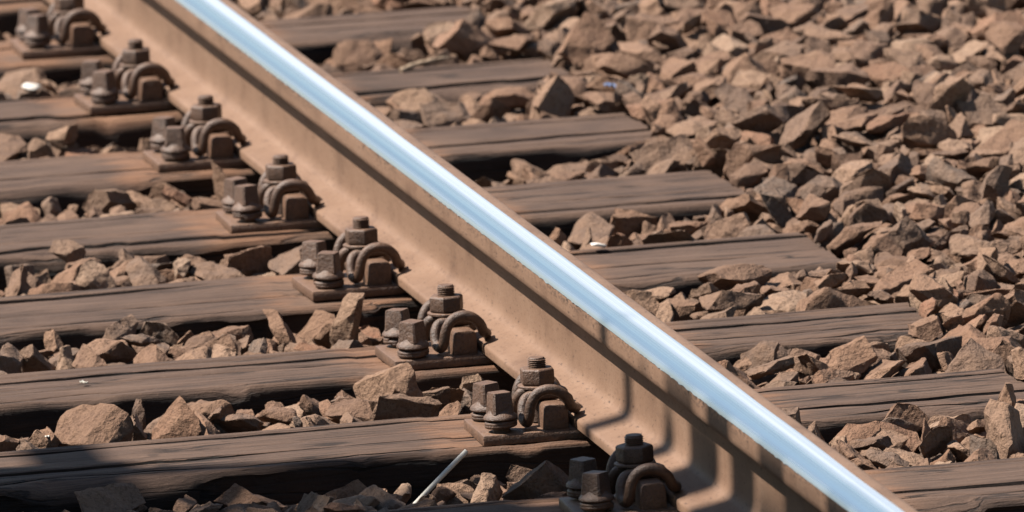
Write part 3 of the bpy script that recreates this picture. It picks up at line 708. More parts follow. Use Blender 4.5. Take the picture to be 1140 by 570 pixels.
(714, 954, -42, 24, 13, -95, 16, 31, 85),(-657, 802, -107, 33, 73, 53, 28, 3, 165),(982, 9158, -16, 36, 79, 50, 7, 31, 132),(873, 8363, -67, 48, 76, 30, -33, 39, 88),(-645, 1853, -95, 15, -85, -44, 25, 41, 208),
(1426, 4033, 3, 54, -32, -58, 52, 6, 86),(1884, 6003, 54, 99, -11, 4, 7, 5, 118),(1669, 7887, 22, 25, -96, 15, -5, 12, 133),(1644, 6855, -9, 41, -42, 74, 33, 21, 125),(-728, 5660, -98, 15, 64, 74, 14, 30, 144),
(1137, 2148, 3, 12, 57, -75, 30, 26, 82),(1122, 8347, 10, 6, -85, 52, -8, 35, 130),(1293, 6810, -22, 60, 58, -19, -52, 14, 116),(864, 4587, -81, 60, 56, 1, 57, 18, 92),(1012, 2086, -63, 22, 35, 79, 45, 1, 128),
(984, 4514, -55, 75, -24, -50, 35, 35, 106),(531, 6720, -84, 62, 73, 29, 7, 9, 183),(2029, 6317, 43, 93, 21, 13, 29, 20, 127),(-331, 1836, -87, 94, -6, -33, 11, 18, 115),(1200, 2675, -15, 22, -1, 86, 45, 9, 108),
(1590, 4946, 16, 9, 57, -68, 47, 35, 115),(1238, 6775, -12, 64, -49, -34, -48, 32, 126),(1581, 7515, 1, 72, 28, 6, -63, 14, 133),(-443, 3031, -88, 40, 16, 5, 90, 15, 125),(1484, 3852, -39, 10, -17, -98, 0, 1, 165),
(817, 336, -82, 24, -92, 8, 31, 19, 158),(-1004, 4593, -123, 22, 76, -48, 37, 28, 191),(-1006, 3218, -84, 0, -76, -65, 5, 23, 189),(823, 924, -68, 15, 68, -68, 24, 36, 208),(-750, 4476, -60, 93, -20, -24, 19, 42, 139),
(1584, 5264, -7, 24, 31, 55, 73, 25, 167),(1362, 6069, -10, 94, 14, 16, 26, 39, 145),(-292, 2077, -102, 22, 76, -59, 15, 17, 145),(-1210, 908, -139, 49, 68, 43, 33, 15, 192),(1663, 3501, 4, 40, 22, 6, 89, 22, 114),
(1472, 3706, -44, 86, -30, -29, 30, 13, 140),(1197, 2334, -69, 64, -42, 39, -50, 26, 194),(652, 4247, -58, 40, 62, -67, 11, 18, 90),(768, 5622, -80, 17, -4, 98, 4, 15, 132),(-1164, 1863, -60, 45, -53, 29, -65, 38, 141),
(1511, 8168, 15, 97, -17, -11, 9, 1, 154),(-129, 9576, -156, 30, -25, -76, 52, 26, 158),(885, 3177, -52, 74, -20, 6, -64, 30, 108),(1315, 2482, -13, 39, 16, -37, 83, 37, 97),(-827, 5814, -120, 47, -38, -45, 65, 27, 208),
(1328, 3022, -42, 2, -82, -49, -29, 9, 109),(2286, 6275, 42, 28, 68, 66, 13, 5, 172),(2079, 5272, 71, 43, 86, 26, -6, 39, 95),(-1466, 1700, -98, 56, -2, -59, 59, 27, 136),(2036, 7152, 10, 32, -25, 90, 13, 15, 208),
(1279, 7897, 3, 40, -75, 48, -20, 35, 208),(1197, 2129, -4, 63, -28, -17, 70, 13, 109),(1260, 4995, -18, 8, -13, -48, -86, 19, 172),(-267, 3333, -133, 49, 5, 19, -85, 8, 208),(-925, 5417, -78, 10, 57, 81, -13, 5, 193),
(2007, 7791, 61, 96, -5, 10, 26, 29, 141),(1017, 3164, -94, 52, 85, -9, 0, 12, 179),(839, 5533, -90, 82, -12, -42, -36, 9, 122),(1836, 5740, 51, 45, 52, -71, -17, 38, 133),(1455, 3849, -3, 99, 6, -5, 11, 16, 88),
(-603, 1958, -77, 81, -14, 41, -39, 25, 102),(1227, 3254, -43, 12, 22, 94, 23, 16, 135),(970, 5808, -76, 2, 53, -81, 24, 2, 185),(1596, 7448, 15, 78, 28, -13, 54, 20, 95),(-597, 1646, -81, 80, -7, 43, 42, 28, 147),
(891, 2080, -72, 14, 12, -88, -45, 10, 184),(1824, 4196, 40, 62, -8, 0, 78, 27, 120),(-712, 4581, -53, 37, -43, -82, 3, 9, 80),(1814, 4447, 7, 5, 14, 95, -29, 30, 135),(1205, 2416, -12, 82, 20, 3, -53, 42, 94),
(-803, 3009, -87, 33, 26, -82, -38, 40, 154),(2045, 7633, 67, 0, 61, -78, -12, 25, 85),(1922, 5807, 70, 16, -22, 11, 96, 0, 180),(1045, 5841, -37, 21, 95, 20, 10, 20, 117),(1237, 5792, -47, 62, 24, -54, 51, 10, 117),
(1352, 5254, 2, 6, 35, 37, 86, 33, 112),(1610, 5097, 8, 71, -15, -5, -69, 31, 180),(1180, 3893, -72, 58, 14, 78, -18, 19, 174),(-691, 494, -92, 83, 19, -22, -47, 21, 174),(809, 4604, -97, 78, 33, -42, 33, 23, 74),
(1887, 7785, 63, 68, 37, 30, -56, 32, 132),(-455, 5844, -89, 9, -92, 33, 19, 41, 142),(2010, 7439, 36, 28, 33, 15, -89, 14, 109),(2133, 6230, 37, 31, -9, 83, 46, 33, 90),(1656, 3783, -23, 30, 58, -70, 29, 43, 140),
(1707, 7796, 39, 31, -16, 17, 92, 11, 141),(1684, 6237, 2, 10, -41, 91, 3, 14, 108),(735, 564, -98, 40, 55, -2, -73, 14, 98),(1748, 4041, -17, 74, 47, -9, 47, 42, 132),(2361, 7223, 39, 10, 79, 61, 8, 25, 135),
(1562, 3622, -15, 56, -79, 5, 23, 18, 86),(2249, 7420, -16, 64, 57, -17, -49, 14, 208),(1736, 5480, 53, 23, 35, 91, -5, 23, 96),(964, 3389, -68, 56, 78, -16, 22, 4, 145),(914, 5358, -50, 36, 42, 83, 6, 19, 121),
(1564, 8267, -2, 81, -58, -6, -5, 0, 165),(659, 2209, -88, 37, 12, 60, -70, 24, 132),(1259, 3497, -47, 63, 20, 8, -74, 8, 119),(1093, 3191, -23, 56, -18, 74, -32, 23, 71),(2224, 7584, 42, 33, 6, 93, 17, 36, 119),
(1523, 3836, -10, 39, -29, 24, -84, 18, 83),(1598, 4882, 16, 14, 75, 62, -16, 6, 140),(744, 781, -75, 11, 76, -4, 64, 17, 113),(725, 1855, -98, 1, 13, -88, 46, 1, 162),(1365, 2214, -49, 3, -11, 97, -20, 30, 177),
(1014, 3208, -14, 16, -96, -17, 13, 2, 131),(2322, 6021, 52, 84, 26, 15, -45, 23, 207),(-656, 4350, -72, 71, -70, 2, -11, 15, 136),(1528, 3143, -21, 80, 27, 17, -51, 3, 109),(1835, 4552, 3, 8, 82, 30, 49, 14, 126),
(1213, 8683, 10, 46, -21, 14, -85, 27, 131),(1201, 7718, 20, 70, 9, -69, -18, 25, 96),(1922, 6858, 41, 47, 10, 41, 78, 5, 137),(1236, 2496, -22, 9, 91, 39, 9, 10, 137),(2505, 7499, 88, 0, 97, -18, -17, 19, 208),
(1590, 3730, -59, 34, 20, 92, -6, 5, 175),(1205, 7866, -6, 74, 27, -20, -58, 5, 113),(1872, 5258, 69, 26, 53, -16, 79, 26, 86),(1179, 8482, -5, 77, -54, 6, -33, 41, 96),(1355, 3298, -43, 81, -12, 8, 57, 36, 110),
(1599, 6258, 22, 28, 1, -43, 86, 3, 94),(870, 1944, -97, 40, 24, -19, -86, 0, 179),(1153, 5890, -61, 88, 47, 10, 8, 4, 177),(-482, 5569, -78, 22, 7, -78, 58, 5, 87),(2165, 5923, 49, 58, -21, 62, -48, 4, 127),
(576, 4414, -103, 20, -53, 1, 82, 43, 132),(-357, 8169, -69, 51, -37, 15, -76, 18, 85),(1136, 3135, -39, 81, 9, 19, 55, 43, 174),(2254, 5968, 45, 50, 54, -2, -68, 36, 102),(2325, 6742, 50, 18, 39, -89, 19, 3, 175),
(1552, 7099, 11, 62, -7, 32, -72, 5, 133),(1077, 6604, -72, 65, 6, -2, 76, 29, 208),(1229, 8316, 4, 9, -60, -79, 7, 12, 141),(1139, 8687, 24, 6, -77, -47, 42, 35, 97),(1543, 3575, -32, 25, -24, 74, -58, 24, 118),
(698, 5726, -100, 33, 74, -39, -44, 43, 154),(1445, 3539, -72, 27, -77, 55, 19, 2, 156),(1567, 5024, -15, 74, -43, -16, -49, 7, 126),(1709, 5002, 11, 8, 76, -64, 7, 34, 163),(2286, 6972, 21, 43, -15, 67, 59, 28, 155),
(1493, 5762, 24, 73, -64, -9, -23, 18, 119),(1759, 7949, 26, 29, -30, -66, 62, 1, 151),(-478, 3088, -107, 4, -16, -84, -51, 26, 115),(2378, 7320, 55, 69, 50, -22, 48, 43, 109),(1636, 3587, -13, 6, -21, -16, -96, 17, 78),
(-511, 4592, -73, 20, -95, 14, 20, 41, 97),(908, 2125, -54, 25, 1, 68, -69, 36, 93),(1190, 4000, -30, 80, -27, -50, 21, 40, 158),(-1075, 1936, -62, 99, 3, -15, 7, 23, 134),(1699, 5343, 4, 68, -29, -1, 67, 33, 138),
(1187, 1545, -55, 7, 84, 30, -46, 39, 160),(-633, 3204, -91, 31, -77, 36, -43, 7, 81),(1596, 4266, -60, 5, -80, -21, 56, 28, 155),(-202, 5747, -124, 47, 26, -20, 82, 6, 161),(1419, 5138, 6, 0, -66, -71, -24, 42, 112),
(-623, 5332, -76, 72, -64, -18, -17, 12, 153),(1422, 3414, -73, 26, 44, -79, -34, 3, 174),(-868, 350, -49, 80, -43, -1, 41, 11, 152),(1159, 4429, -73, 19, 94, 7, -28, 30, 107),(1029, 4532, -80, 17, -64, -10, 74, 41, 114),
(1296, 8706, 16, 47, 25, 58, 61, 39, 134),(1695, 3614, 13, 5, -95, 26, -15, 7, 144),(-640, 4517, -73, 7, 59, -79, 17, 3, 196),(2180, 5672, 81, 45, -21, 24, 84, 19, 95),(-625, 5663, -89, 19, 65, -66, -33, 19, 91),
(-218, 1992, -132, 22, 4, -32, -92, 24, 145),(-832, 4337, -86, 100, 1, 4, 7, 31, 197),(-1005, 4484, -89, 62, -43, -65, 10, 25, 96),(1470, 3269, -50, 5, -8, 73, -68, 5, 171),(-945, 1833, -23, 24, 70, 65, 16, 34, 96),
(1759, 4616, 18, 41, -80, -34, 30, 27, 102),(-529, 2116, -105, 31, 88, -7, -34, 29, 116),(1810, 4612, 7, 21, -82, 23, 48, 36, 132),(1418, 5747, -23, 58, -45, -40, -54, 37, 206),(-683, 2100, -98, 70, 11, -11, 70, 12, 97),
(1181, 7453, -40, 13, 36, 25, 89, 23, 92),(1286, 8033, 12, 76, 26, -6, -60, 7, 121),(1528, 6255, -5, 6, 74, 7, -66, 24, 101),(1013, 789, -46, 22, -70, -68, -9, 14, 177),(1494, 4093, -3, 2, 56, 83, -3, 21, 136),
(1727, 7303, 20, 32, 41, 30, 80, 21, 96),(-740, 1742, -59, 42, -62, -47, 47, 41, 87),(-775, 3399, -105, 92, -26, -29, -11, 10, 99),(-560, 5649, -94, 57, -1, 25, -79, 4, 150),(784, 7103, -61, 17, -88, -27, -35, 25, 97),
(-784, 1789, -95, 9, -63, 76, -7, 9, 134),(1533, 3777, -21, 15, -13, 22, 96, 26, 67),(1386, 3095, -27, 84, 18, 29, -43, 5, 82),(-552, 3198, -117, 36, 45, -70, -42, 5, 161),(1909, 7423, 34, 80, -24, 7, 54, 14, 89),
(-302, 3126, -105, 14, -67, 38, -62, 37, 101),(-695, 1697, -99, 10, 80, -34, -49, 4, 154),(847, 714, -80, 49, 78, 27, 29, 40, 127),(1650, 5754, 31, 41, -88, -14, 17, 35, 208),(1481, 2895, -69, 32, 79, -45, -25, 6, 191),
(-717, 2161, -106, 79, 25, 26, -49, 33, 115),(1040, 3148, -15, 24, 95, 8, -19, 33, 68),(1316, 7046, 9, 45, -68, 2, -58, 4, 122),(1336, 2894, -64, 75, 18, 64, 0, 36, 106),(1418, 5376, -31, 78, -7, -14, 60, 25, 135),
(1188, 8095, -18, 37, 69, 51, -36, 31, 99),(-425, 709, -111, 16, -5, -99, -4, 42, 169),(529, 2082, -58, 41, 5, 77, 49, 31, 73),(-308, 7913, -77, 35, 21, 65, 64, 29, 103),(1165, 3469, -27, 22, 52, -78, -28, 8, 87),
(1773, 7858, 68, 47, 7, 5, 88, 39, 130),(-376, 361, -134, 31, 46, 81, -20, 29, 204),(1168, 7941, -19, 70, 37, 48, -38, 19, 83),(1606, 4604, -30, 16, -40, -90, -2, 9, 123),(-613, 4182, -84, 4, 51, -86, -7, 39, 200),
(1193, 7509, 48, 92, -2, -37, -10, 21, 208),(839, 1008, -63, 6, -10, -72, -68, 36, 95),(-402, 8021, -102, 38, 66, 59, 28, 29, 127),(1647, 4854, -9, 83, -24, -48, 15, 31, 125),(1122, 5921, -7, 9, -8, 89, -45, 42, 51),
(1197, 3627, -64, 46, -63, 37, 50, 41, 89),(1442, 6065, -7, 44, 3, 87, -23, 41, 129),(-779, 5470, -98, 32, -82, 47, 12, 43, 155),(722, 2054, -71, 22, 3, -9, 97, 33, 148),(1602, 6100, 13, 74, 16, -4, -65, 0, 97),
(1309, 7717, -5, 35, 22, 64, 65, 14, 201),(1437, 7366, 30, 22, 12, -97, -2, 16, 63),(-582, 6894, -134, 26, 45, 19, -84, 36, 149),(-383, 968, -130, 93, 5, 6, -37, 11, 139),(1710, 6108, 18, 52, 16, 17, 82, 42, 116),
(1133, 4115, -39, 84, 33, -28, -34, 38, 70),(1333, 8585, -12, 37, 55, 72, -18, 30, 117),(1213, 6680, -15, 50, 16, 83, 15, 27, 112),(-846, 4593, -69, 76, -22, 5, 61, 26, 161),(581, 4326, -84, 19, 15, 97, 6, 36, 134),
(940, 6514, -68, 78, 51, 36, -11, 34, 154),(671, 5646, -99, 82, -31, 29, -39, 20, 136),(-1136, 3220, -89, 12, -90, -42, -8, 22, 118),(1797, 3903, -15, 16, 92, -17, -30, 24, 137),(1211, 4262, -71, 16, 27, -18, 93, 19, 148),
(1507, 7577, 28, 24, 91, -17, 27, 8, 160),(-868, 3160, -86, 33, -50, 65, -47, 27, 119),(1139, 8999, -16, 42, 31, 65, -55, 11, 95),(-484, 850, -105, 22, 0, 54, 81, 22, 118),(1178, 8932, -5, 37, 3, -9, 93, 39, 122),
(2208, 6725, 36, 45, 39, 63, 49, 19, 73),(1954, 6936, 16, 26, 47, 81, -23, 11, 192),(-606, 645, -100, 54, 62, -56, 7, 18, 73),(2012, 5687, 49, 63, 46, 11, 61, 0, 140),(844, 6756, -69, 49, 6, -2, 87, 0, 128),
(1361, 5487, -11, 61, 58, 16, -52, 0, 123),(625, 2862, -76, 43, -44, -34, 71, 4, 208),(-201, 4516, -109, 71, -40, 43, -38, 25, 173),(1525, 4291, -26, 77, 14, -27, -56, 1, 97),(1582, 6538, -6, 60, 63, 50, -1, 18, 87),
(1245, 8638, -8, 43, 30, -43, -74, 3, 110),(1171, 8758, 1, 25, -92, 30, 1, 24, 106),(1212, 6401, -1, 23, 70, 57, 36, 39, 90),(1065, 4239, -89, 56, -70, 22, 38, 30, 116),(-507, 6933, -100, 27, -10, 94, -20, 11, 109),
(524, 3010, -54, 31, -66, 69, 6, 15, 95),(1715, 4812, -14, 13, -66, 74, 10, 25, 147),(1430, 4181, -27, 96, 12, -8, 24, 25, 152),(1972, 5890, 55, 68, 64, -9, -34, 12, 112),(1540, 6414, -14, 57, -47, 48, -47, 6, 99),
(-475, 3358, -116, 74, 40, -13, -52, 15, 123),(582, 3118, -64, 27, -76, 17, -57, 6, 112),(-1081, 789, -115, 93, -30, -11, 20, 12, 128),(-677, 5794, -96, 53, -45, -37, 62, 0, 84),(1234, 7992, -34, 31, 27, 0, 91, 0, 140),
(1738, 5239, 21, 99, 8, -5, 12, 6, 162),(1687, 5154, -5, 25, 58, 73, 25, 36, 112),(1137, 4653, -20, 1, -57, 74, 35, 1, 93),(1984, 6047, 71, 16, -10, -2, 98, 26, 106),(-100, 929, -189, 23, -37, -90, -5, 33, 120),
(943, 7793, -80, 73, 8, 68, -4, 23, 149),(1939, 5183, 38, 12, -69, 70, 10, 3, 75),(-984, 3037, -99, 99, -9, 12, 1, 26, 126),(2127, 6824, 63, 8, -23, -96, 13, 40, 117),(1352, 5835, 10, 89, -7, -18, 41, 15, 144),
(1375, 8032, 8, 44, -24, -39, -77, 6, 125),(-1191, 3324, -97, 31, 34, 88, -14, 17, 127),(-1053, 645, -99, 85, 33, -4, 41, 5, 125),(-384, 9276, -92, 17, 33, 92, -11, 5, 157),(1595, 7788, 38, 3, 85, 53, -4, 43, 133),
(915, 4354, -64, 28, -28, 0, 92, 0, 109),(1671, 4095, -42, 26, 25, 87, -34, 24, 157),(2105, 7203, 35, 34, -91, 9, -21, 33, 88),(1117, 4323, -77, 95, -26, 18, -2, 26, 124),(1308, 2837, -43, 34, 93, 9, 14, 10, 87),
(1829, 4959, 29, 19, -28, 94, 1, 33, 86),(2444, 7552, 18, 11, -98, 13, -2, 30, 207),(-162, 858, -168, 34, -85, 36, 20, 35, 151),(1129, 7063, 2, 28, 96, 6, -2, 43, 84),(1824, 7239, 20, 94, -4, -27, 20, 33, 90),
(2138, 7793, 36, 50, -54, -66, 12, 1, 102),(930, 6686, -60, 30, -69, -65, -9, 9, 142),(1133, 5450, -44, 40, -23, -11, -88, 23, 93),(1627, 3124, -13, 10, -41, -48, -77, 38, 208),(-505, 8221, -95, 55, -6, -13, 82, 34, 119),
(-349, 4325, -101, 69, -27, 27, -61, 4, 161),(642, 2959, -62, 100, -3, 1, 5, 15, 118),(694, 5471, -72, 1, 22, -95, -23, 22, 131),(-166, 981, -140, 27, 95, -9, 11, 30, 71),(1128, 5961, -5, 32, 55, -70, -32, 11, 79),
(848, 9096, -54, 13, 8, -3, 99, 19, 104),(1500, 6242, -27, 66, -50, 37, -41, 16, 126),(1799, 5448, 26, 32, -91, 28, 1, 0, 109),(1291, 5396, 6, 37, -53, -17, -75, 2, 88),(-519, 3172, -109, 51, 37, 69, -36, 38, 75),
(1665, 6534, -6, 35, -6, -62, -70, 33, 122),(1354, 5060, -35, 36, -62, -69, -13, 33, 114),(-917, 1845, -134, 13, -31, -50, -80, 9, 153),(980, 4647, -71, 6, -31, 90, -31, 10, 81),(-251, 8291, -96, 15, 94, 31, 0, 20, 126),
(2480, 7157, 47, 16, -72, -67, -5, 8, 196),(1136, 8004, -48, 11, 21, -97, 9, 9, 166),(1218, 3738, -71, 2, -29, 7, 95, 41, 184),(578, 667, -66, 74, 61, -13, -24, 35, 79),(1659, 4502, -21, 93, -2, 14, -34, 34, 165),
(951, 8317, -103, 90, -29, 15, 28, 11, 201),(1214, 8501, 17, 5, 65, -73, 22, 14, 58),(1125, 7878, -19, 84, -29, 0, -46, 3, 136),(958, 5574, -61, 72, -8, -55, -42, 36, 84),(1456, 2700, -49, 35, 66, -57, 35, 18, 123),
(837, 7911, -85, 72, -53, 24, 38, 18, 162),(1687, 7196, 13, 78, -43, -37, -27, 29, 98),(2645, 7501, 79, 9, 72, -67, 13, 30, 184),(-825, 2070, -106, 48, -30, 59, 58, 28, 101),(1333, 7440, -5, 14, -87, -22, 42, 41, 127),
(-825, 443, -89, 22, -78, -51, -30, 35, 131),(564, 9362, -77, 18, -72, 63, 22, 34, 91),(1730, 3940, -36, 24, 96, -7, -9, 20, 175),(-342, 8235, -92, 32, -69, 65, 3, 32, 97),(1773, 4111, 13, 74, -40, -25, -48, 29, 75),
(576, 2011, -90, 99, 10, -1, -4, 0, 172),(1770, 6044, 40, 35, -46, -75, 32, 31, 145),(1775, 7293, 27, 2, -100, -1, 8, 18, 84),(-979, 765, -113, 9, 75, -52, -40, 5, 88),(2013, 7555, 36, 17, -24, -58, -76, 23, 78),
(1993, 7516, 33, 18, 86, 37, -31, 25, 72),(1572, 6440, -15, 64, 23, 71, 21, 4, 119),(2262, 6668, 43, 91, 5, -22, -34, 42, 135),(-662, 2866, -91, 2, -13, -95, 29, 25, 134),(1805, 6865, 16, 37, -81, -27, -36, 28, 124),
(-317, 5597, -100, 19, 89, 38, -15, 27, 153),(1538, 7866, 28, 38, -30, -26, -83, 23, 105),(853, 6661, -60, 61, 10, -45, -64, 35, 106),(-349, 657, -96, 9, 77, 56, -30, 23, 118),(769, 4540, -114, 90, 14, -7, -40, 18, 129),
(608, 9175, -66, 78, -41, 17, 45, 13, 108),(637, 9521, -41, 14, 14, -98, -1, 14, 151),(1484, 6573, -57, 30, 19, 36, 87, 8, 193),(600, 7059, -44, 2, -10, -3, -99, 30, 183),(1456, 7857, 30, 42, -21, -25, -85, 25, 95),
(-744, 4287, -100, 74, 50, 39, 24, 4, 139),(-1384, 2866, -66, 68, -7, -25, -69, 33, 159),(1948, 6555, 45, 17, -94, 19, 23, 17, 82),(1270, 2790, -34, 25, -87, 41, -11, 30, 69),(868, 7835, -93, 58, 54, 43, -43, 25, 142),
(-381, 7150, -154, 20, -30, -67, -65, 33, 104),(953, 3233, -95, 41, -55, 48, 55, 20, 104),(1234, 6443, -63, 7, 87, -33, 36, 14, 208),(1334, 3770, -9, 61, -14, -1, 78, 30, 107),(2178, 6011, -11, 41, -68, 43, -43, 7, 163),
(-656, 6954, -125, 40, -68, 55, -26, 1, 125),(-669, 3232, -80, 36, -59, 70, -19, 10, 128),(-562, 7930, -75, 9, 61, -62, 48, 1, 94),(1021, 7006, -31, 28, 85, -30, -34, 25, 103),(948, 2032, -76, 60, -55, -40, 42, 43, 118),
(988, 7097, -75, 49, -24, 82, -18, 7, 150),(645, 3175, -97, 68, 10, 29, -66, 33, 138),(1015, 6665, -39, 52, -22, 15, 81, 4, 82),(2183, 7085, 31, 5, -18, -89, 42, 36, 114),(1477, 5079, 7, 60, 15, -18, 76, 6, 108),
(542, 9096, -109, 28, -86, -37, -20, 37, 206),(1235, 3133, -17, 35, 36, -30, -81, 30, 112),(2015, 6583, 56, 1, -10, -93, 36, 9, 98),(-287, 3288, -112, 29, -90, -31, -8, 6, 94),(-269, 3184, -101, 10, 2, -32, -94, 13, 91),
(1146, 7248, -14, 2, -85, -53, 4, 34, 92),(734, 4413, -100, 47, 70, -17, -51, 29, 71),(1085, 9192, -34, 7, 32, -43, -84, 12, 126),(696, 6546, -54, 14, -45, -76, 44, 6, 121),(-1129, 956, -136, 11, -37, -55, 74, 18, 94),
(1725, 4729, 14, 14, -83, -53, 5, 21, 95),(-763, 3255, -95, 14, 95, 27, -2, 26, 134),(1196, 4164, -35, 5, -95, -30, 6, 1, 120),(1507, 3682, -47, 18, 86, -30, 37, 22, 105),(1186, 3425, -60, 66, 19, -32, -65, 6, 120),
(926, 6805, -73, 52, 27, -66, -47, 13, 153),(1067, 7106, -43, 54, 21, -82, 3, 18, 119),(-501, 3015, -107, 99, -6, 14, -1, 20, 168),(915, 4123, -89, 55, -59, 55, -21, 32, 161),(1378, 5298, -16, 21, -55, -28, -75, 18, 78),
(-313, 5812, -111, 5, -77, -63, 10, 16, 208),(1979, 7634, 13, 17, -59, -77, -17, 23, 189),(1422, 5638, -11, 61, 17, 74, 23, 31, 173),(1723, 6438, -18, 3, 21, 19, 96, 13, 118),(700, 8212, -104, 0, 3, 83, -55, 35, 105),
(-424, 3263, -137, 81, -38, -13, -43, 28, 138),(2216, 7689, 53, 76, -15, -9, -62, 24, 208),(1197, 5193, -3, 34, 84, 30, 28, 43, 136),(1131, 9051, 3, 96, 16, -12, -17, 13, 85),(1687, 4351, -10, 40, -30, -85, -18, 25, 66),
(1590, 8028, -25, 80, -55, -2, -25, 27, 163),(1519, 6488, 2, 65, -19, 2, -73, 38, 76),(-617, 505, -122, 38, -29, 59, -65, 14, 130),(1434, 7170, -3, 11, 0, 66, -75, 19, 98),(-719, 3178, -70, 29, 72, -57, -26, 28, 117),
(1279, 8399, 2, 13, 92, -18, -32, 17, 120),(754, 6570, -80, 36, -73, -57, 13, 17, 126),(1568, 2998, -12, 6, 7, -96, -25, 20, 117),(1280, 5725, -45, 17, 14, -95, -23, 29, 131),(2013, 5408, 65, 2, 89, 12, -43, 29, 103),
(-468, 5438, -99, 14, -61, 76, -17, 16, 208),(-58, 781, -177, 53, -10, -77, 34, 12, 118),(1157, 7696, -11, 12, -5, -97, 20, 34, 108),(-850, 3286, -109, 20, -78, 53, 28, 39, 147),(2155, 7030, 38, 95, -17, -11, -23, 3, 125),
(1441, 6284, -34, 0, 92, -2, -39, 13, 87),(1173, 2851, -35, 1, -14, 92, 37, 42, 100),(874, 6851, -84, 84, 25, -1, 47, 18, 114),(-1132, 3279, -94, 23, -6, -25, 94, 24, 92),(686, 8033, -103, 41, 90, 13, -6, 40, 158),
(1288, 5838, -9, 55, 7, 4, -83, 16, 100),(670, 1885, -90, 66, -12, -35, -66, 10, 81),(458, 3076, -58, 53, -84, 11, -8, 30, 139),(770, 9229, -93, 20, 37, 80, -43, 13, 132),(1215, 4894, -36, 31, 1, 36, -88, 3, 123),
(-703, 682, -110, 20, -72, -53, -41, 23, 99),(-229, 3254, -109, 59, -11, -9, -79, 8, 103),(1280, 5677, 0, 61, 66, 34, 28, 15, 88),(1458, 4876, -2, 62, -2, 55, -57, 10, 111),(2103, 6175, 42, 12, 93, 3, 35, 6, 95),
(1295, 2087, -49, 28, 62, 20, -71, 25, 55),(521, 857, -80, 41, -60, 45, -51, 32, 123),(1430, 6486, -68, 86, -25, 5, 44, 23, 180),(1869, 5008, 25, 64, -15, -9, 75, 13, 72),(2146, 6357, 15, 2, 5, -98, 20, 16, 182),
(2334, 7339, 55, 58, 21, -62, -48, 33, 94),(1654, 5254, -14, 32, 75, 7, -57, 26, 81),(1413, 7501, 19, 61, -9, 11, -78, 3, 104),(2438, 6675, 61, 36, -90, -22, 10, 19, 176),(2107, 6037, 44, 28, -79, 52, 16, 18, 123),
(1073, 5450, -58, 39, 74, -51, 20, 24, 97),(1697, 6178, -21, 15, -56, 52, 62, 24, 110),(1540, 7429, 6, 7, -85, 33, -39, 42, 68),(1815, 3987, 25, 24, 12, 0, -96, 25, 111),(740, 5742, -123, 43, -14, -82, 35, 8, 102),
(-562, 2011, -70, 14, -75, -47, 45, 33, 117),(1267, 6078, -24, 84, -33, 25, -36, 38, 79),(1136, 8287, -35, 100, 5, 3, -4, 32, 177),(2134, 7898, -8, 17, -25, 94, -15, 26, 188),(1439, 3749, -37, 23, -91, -19, 29, 43, 82),
(1891, 6342, 2, 69, -32, 54, 37, 13, 89),(2087, 5670, 46, 68, -47, 16, -54, 43, 94),(787, 1890, -85, 6, -88, -38, -26, 40, 71),(698, 4290, -94, 63, 25, -5, 74, 27, 113),(1531, 8435, -14, 21, 75, -61, -15, 19, 180),
(1037, 7803, -44, 23, 62, -73, -16, 39, 78),(950, 4643, -97, 15, -94, 8, 30, 30, 68),(-1180, 758, -86, 92, -15, -14, 33, 8, 111),(1695, 7154, 15, 17, -6, 82, -54, 27, 77),(1267, 5404, -22, 31, -50, -68, 43, 0, 138),
(-444, 8069, -87, 19, -38, -10, 90, 38, 100),(934, 5669, -108, 6, 77, -59, 26, 43, 149),(1164, 7382, -54, 45, -62, -6, 63, 4, 92),(-224, 3194, -135, 22, 85, 44, 16, 22, 145),(1201, 7597, -34, 77, -58, -11, -26, 9, 92),
(-603, 6636, -82, 90, 2, -4, -44, 22, 194),(-223, 8178, -113, 30, -94, 6, -13, 19, 154),(1457, 5459, -15, 31, -30, 90, 1, 32, 97),(940, 2960, -58, 3, -42, 35, -84, 3, 101),(-347, 7089, -119, 5, 31, -9, -94, 11, 69),
(-275, 9577, -120, 2, 78, 60, 19, 3, 99),(1482, 3536, -55, 23, -85, -42, 22, 20, 96),(-442, 4344, -90, 28, 6, 75, -60, 13, 73),(1416, 4101, -52, 61, 52, 48, -36, 16, 113),(1618, 3301, -31, 20, -95, 21, 11, 38, 114),
(-567, 6999, -126, 29, 23, 92, -15, 19, 170),(1355, 6392, -28, 62, 14, -54, -55, 4, 104),(1338, 4504, -51, 55, 25, 72, -35, 36, 74),(1006, 6741, -74, 28, -93, -4, -22, 29, 137),(1540, 4841, -14, 44, -34, 4, -83, 30, 163),
(1159, 4561, -20, 43, 12, 51, 73, 23, 87),(1112, 9073, -39, 13, 36, 39, -84, 28, 100),(2084, 7784, 48, 33, -64, -68, 13, 37, 110),(2180, 5623, 41, 21, -21, 95, -14, 33, 170),(1267, 5866, -36, 10, -98, -15, -9, 34, 173),
(1334, 7124, -1, 71, 18, -23, -64, 17, 81),(1157, 8841, -5, 4, -5, -98, 19, 1, 88),(1119, 7006, -24, 76, -2, -29, -58, 18, 147),(2217, 5499, 63, 5, -8, 14, 99, 12, 169),(1272, 4702, -48, 61, -2, -13, -78, 43, 94),
(996, 4565, -90, 29, -74, 35, 49, 19, 86),(-316, 8138, -87, 67, -26, -1, 70, 22, 85),(1518, 3501, -28, 13, -98, 13, 5, 29, 116),(-926, 5861, -132, 48, -80, 32, -17, 32, 143),(1557, 2797, -36, 34, 87, 26, -23, 5, 146),
(1527, 5449, 9, 8, 5, 96, -26, 35, 73),(1164, 8757, 40, 24, -84, 48, 2, 14, 74),(1135, 8525, -9, 89, 23, 24, 30, 22, 64),(1060, 961, -37, 26, 43, -86, 11, 28, 147),(1530, 6908, -10, 10, 83, 45, 29, 39, 91),
